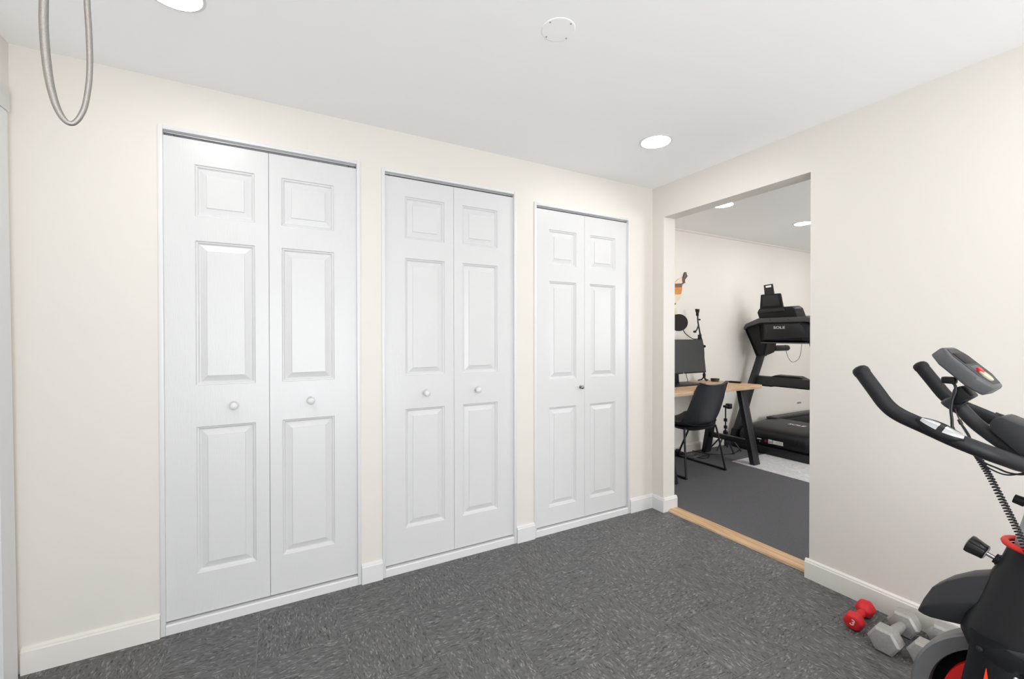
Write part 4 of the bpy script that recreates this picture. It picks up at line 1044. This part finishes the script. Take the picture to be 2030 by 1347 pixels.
for i, q in enumerate(axis_pts):
    f = i / (len(axis_pts) - 1)
    t_ = (axis_pts[min(len(axis_pts) - 1, i + 1)] - axis_pts[max(0, i - 1)]).normalized()
    n1 = Vector((1, 0, 0)); n2 = t_.cross(n1).normalized()
    a = 2 * PI * turns * f
    hel.append(q + (n1 * math.cos(a) + n2 * math.sin(a)) * 0.0056)
MB().tube(hel, 0.0021, 6).build('coiled_lead', RUBBER, bk, smooth=60)
MB().hexa([(BXM - 0.066, y, z) for y, z in ((-1.90, 0.43), (-1.90, 0.25), (-2.12, 0.20), (-2.18, 0.30), (-2.12, 0.42))], [(BXM - 0.052, y, z) for y, z in ((-1.90, 0.43), (-1.90, 0.25), (-2.12, 0.20), (-2.18, 0.30), (-2.12, 0.42))]).build('belt_guard', BLACK, bk, bevel=0.004)
# frame, feet, crank, saddle: the half of the bike beyond the right edge
MB().tube([(BXM, -1.96, 0.50), (BXM, -2.25, 0.40), (BXM, -2.62, 0.36)], [0.038, 0.04, 0.036], 14).build('main_beam', BLACK, bk, smooth=60)
MB().tube([bp_(1996, 1288, BXM - 0.09), bp_(2060, 1312, BXM - 0.09), bp_(2160, 1345, BXM - 0.09)], 0.013, 10).build('frame_rail', CHAR, bk, smooth=60)
MB().tube([bp_(1986, 1312, BXM - 0.088), bp_(2016, 1350, BXM - 0.088), bp_(2060, 1420, BXM - 0.088)], 0.0055, 10).build('brake_rod', SILVER, bk, smooth=60)
MB().lathe([(0.15, -0.05), (0.16, -0.04), (0.16, 0.04), (0.15, 0.05)], (BXM, -2.32, 0.34), (1, 0, 0), 40).build('drive_cover', BLACK, bk, smooth=40)
MB().tube([(BXM, -1.80, 0.075), (BXM, -2.85, 0.075)], 0.03, 12).build('base_tube', BLACK, bk, smooth=60)
MB().tube([(BXM, -2.50, 0.08), (BXM, -2.58, 0.62)], 0.032, 14).build('seat_tube', BLACK, bk, smooth=60)
MB().tube([(BXM, -2.57, 0.60), (BXM, -2.61, 0.86)], 0.024, 14).build('seat_post', SILVER, bk, smooth=60)
for y in (-1.775, -2.86):
    MB().tube([(BXM - 0.25, y, 0.045), (BXM + 0.25, y, 0.045)], 0.032, 14).build('stabiliser', BLACK, bk, smooth=50)
    for s in (-1, 1):
        MB().lathe([(0.038, -0.02), (0.040, 0), (0.038, 0.03), (0.02, 0.04)], (BXM + s * 0.235, y, 0.041), (s, 0, 0), 16).build('end_foot', BLACK, bk, smooth=40)
for s in (-1, 1):
    MB().hexa([(BXM + s * 0.065, -2.32, 0.36), (BXM + s * 0.08, -2.32, 0.36), (BXM + s * 0.08, -2.32, 0.32), (BXM + s * 0.065, -2.32, 0.32)], [(BXM + s * 0.085, -2.32 - s * 0.16, 0.35), (BXM + s * 0.10, -2.32 - s * 0.16, 0.35), (BXM + s * 0.10, -2.32 - s * 0.16, 0.32), (BXM + s * 0.085, -2.32 - s * 0.16, 0.32)]).build('crank_arm', SILVER, bk, bevel=0.004)
    MB().box(min(BXM + s * 0.10, BXM + s * 0.19), max(BXM + s * 0.10, BXM + s * 0.19), -2.36 - s * 0.16, -2.27 - s * 0.16, 0.322, 0.348).build('pedal', BLACK, bk, bevel=0.008)
sd = []
for y, w_, z in ((-2.44, 0.012, 0.895), (-2.48, 0.022, 0.90), (-2.56, 0.032, 0.90), (-2.63, 0.065, 0.905), (-2.70, 0.10, 0.912), (-2.75, 0.09, 0.910)):
    sd.append([(BXM + w_ * math.cos(a), y, z + 0.03 * math.sin(a)) for a in [2 * PI * k / 14 for k in range(14)]])
MB().loft(sd).build('saddle', BLACK_SOFT, bk, smooth=60)
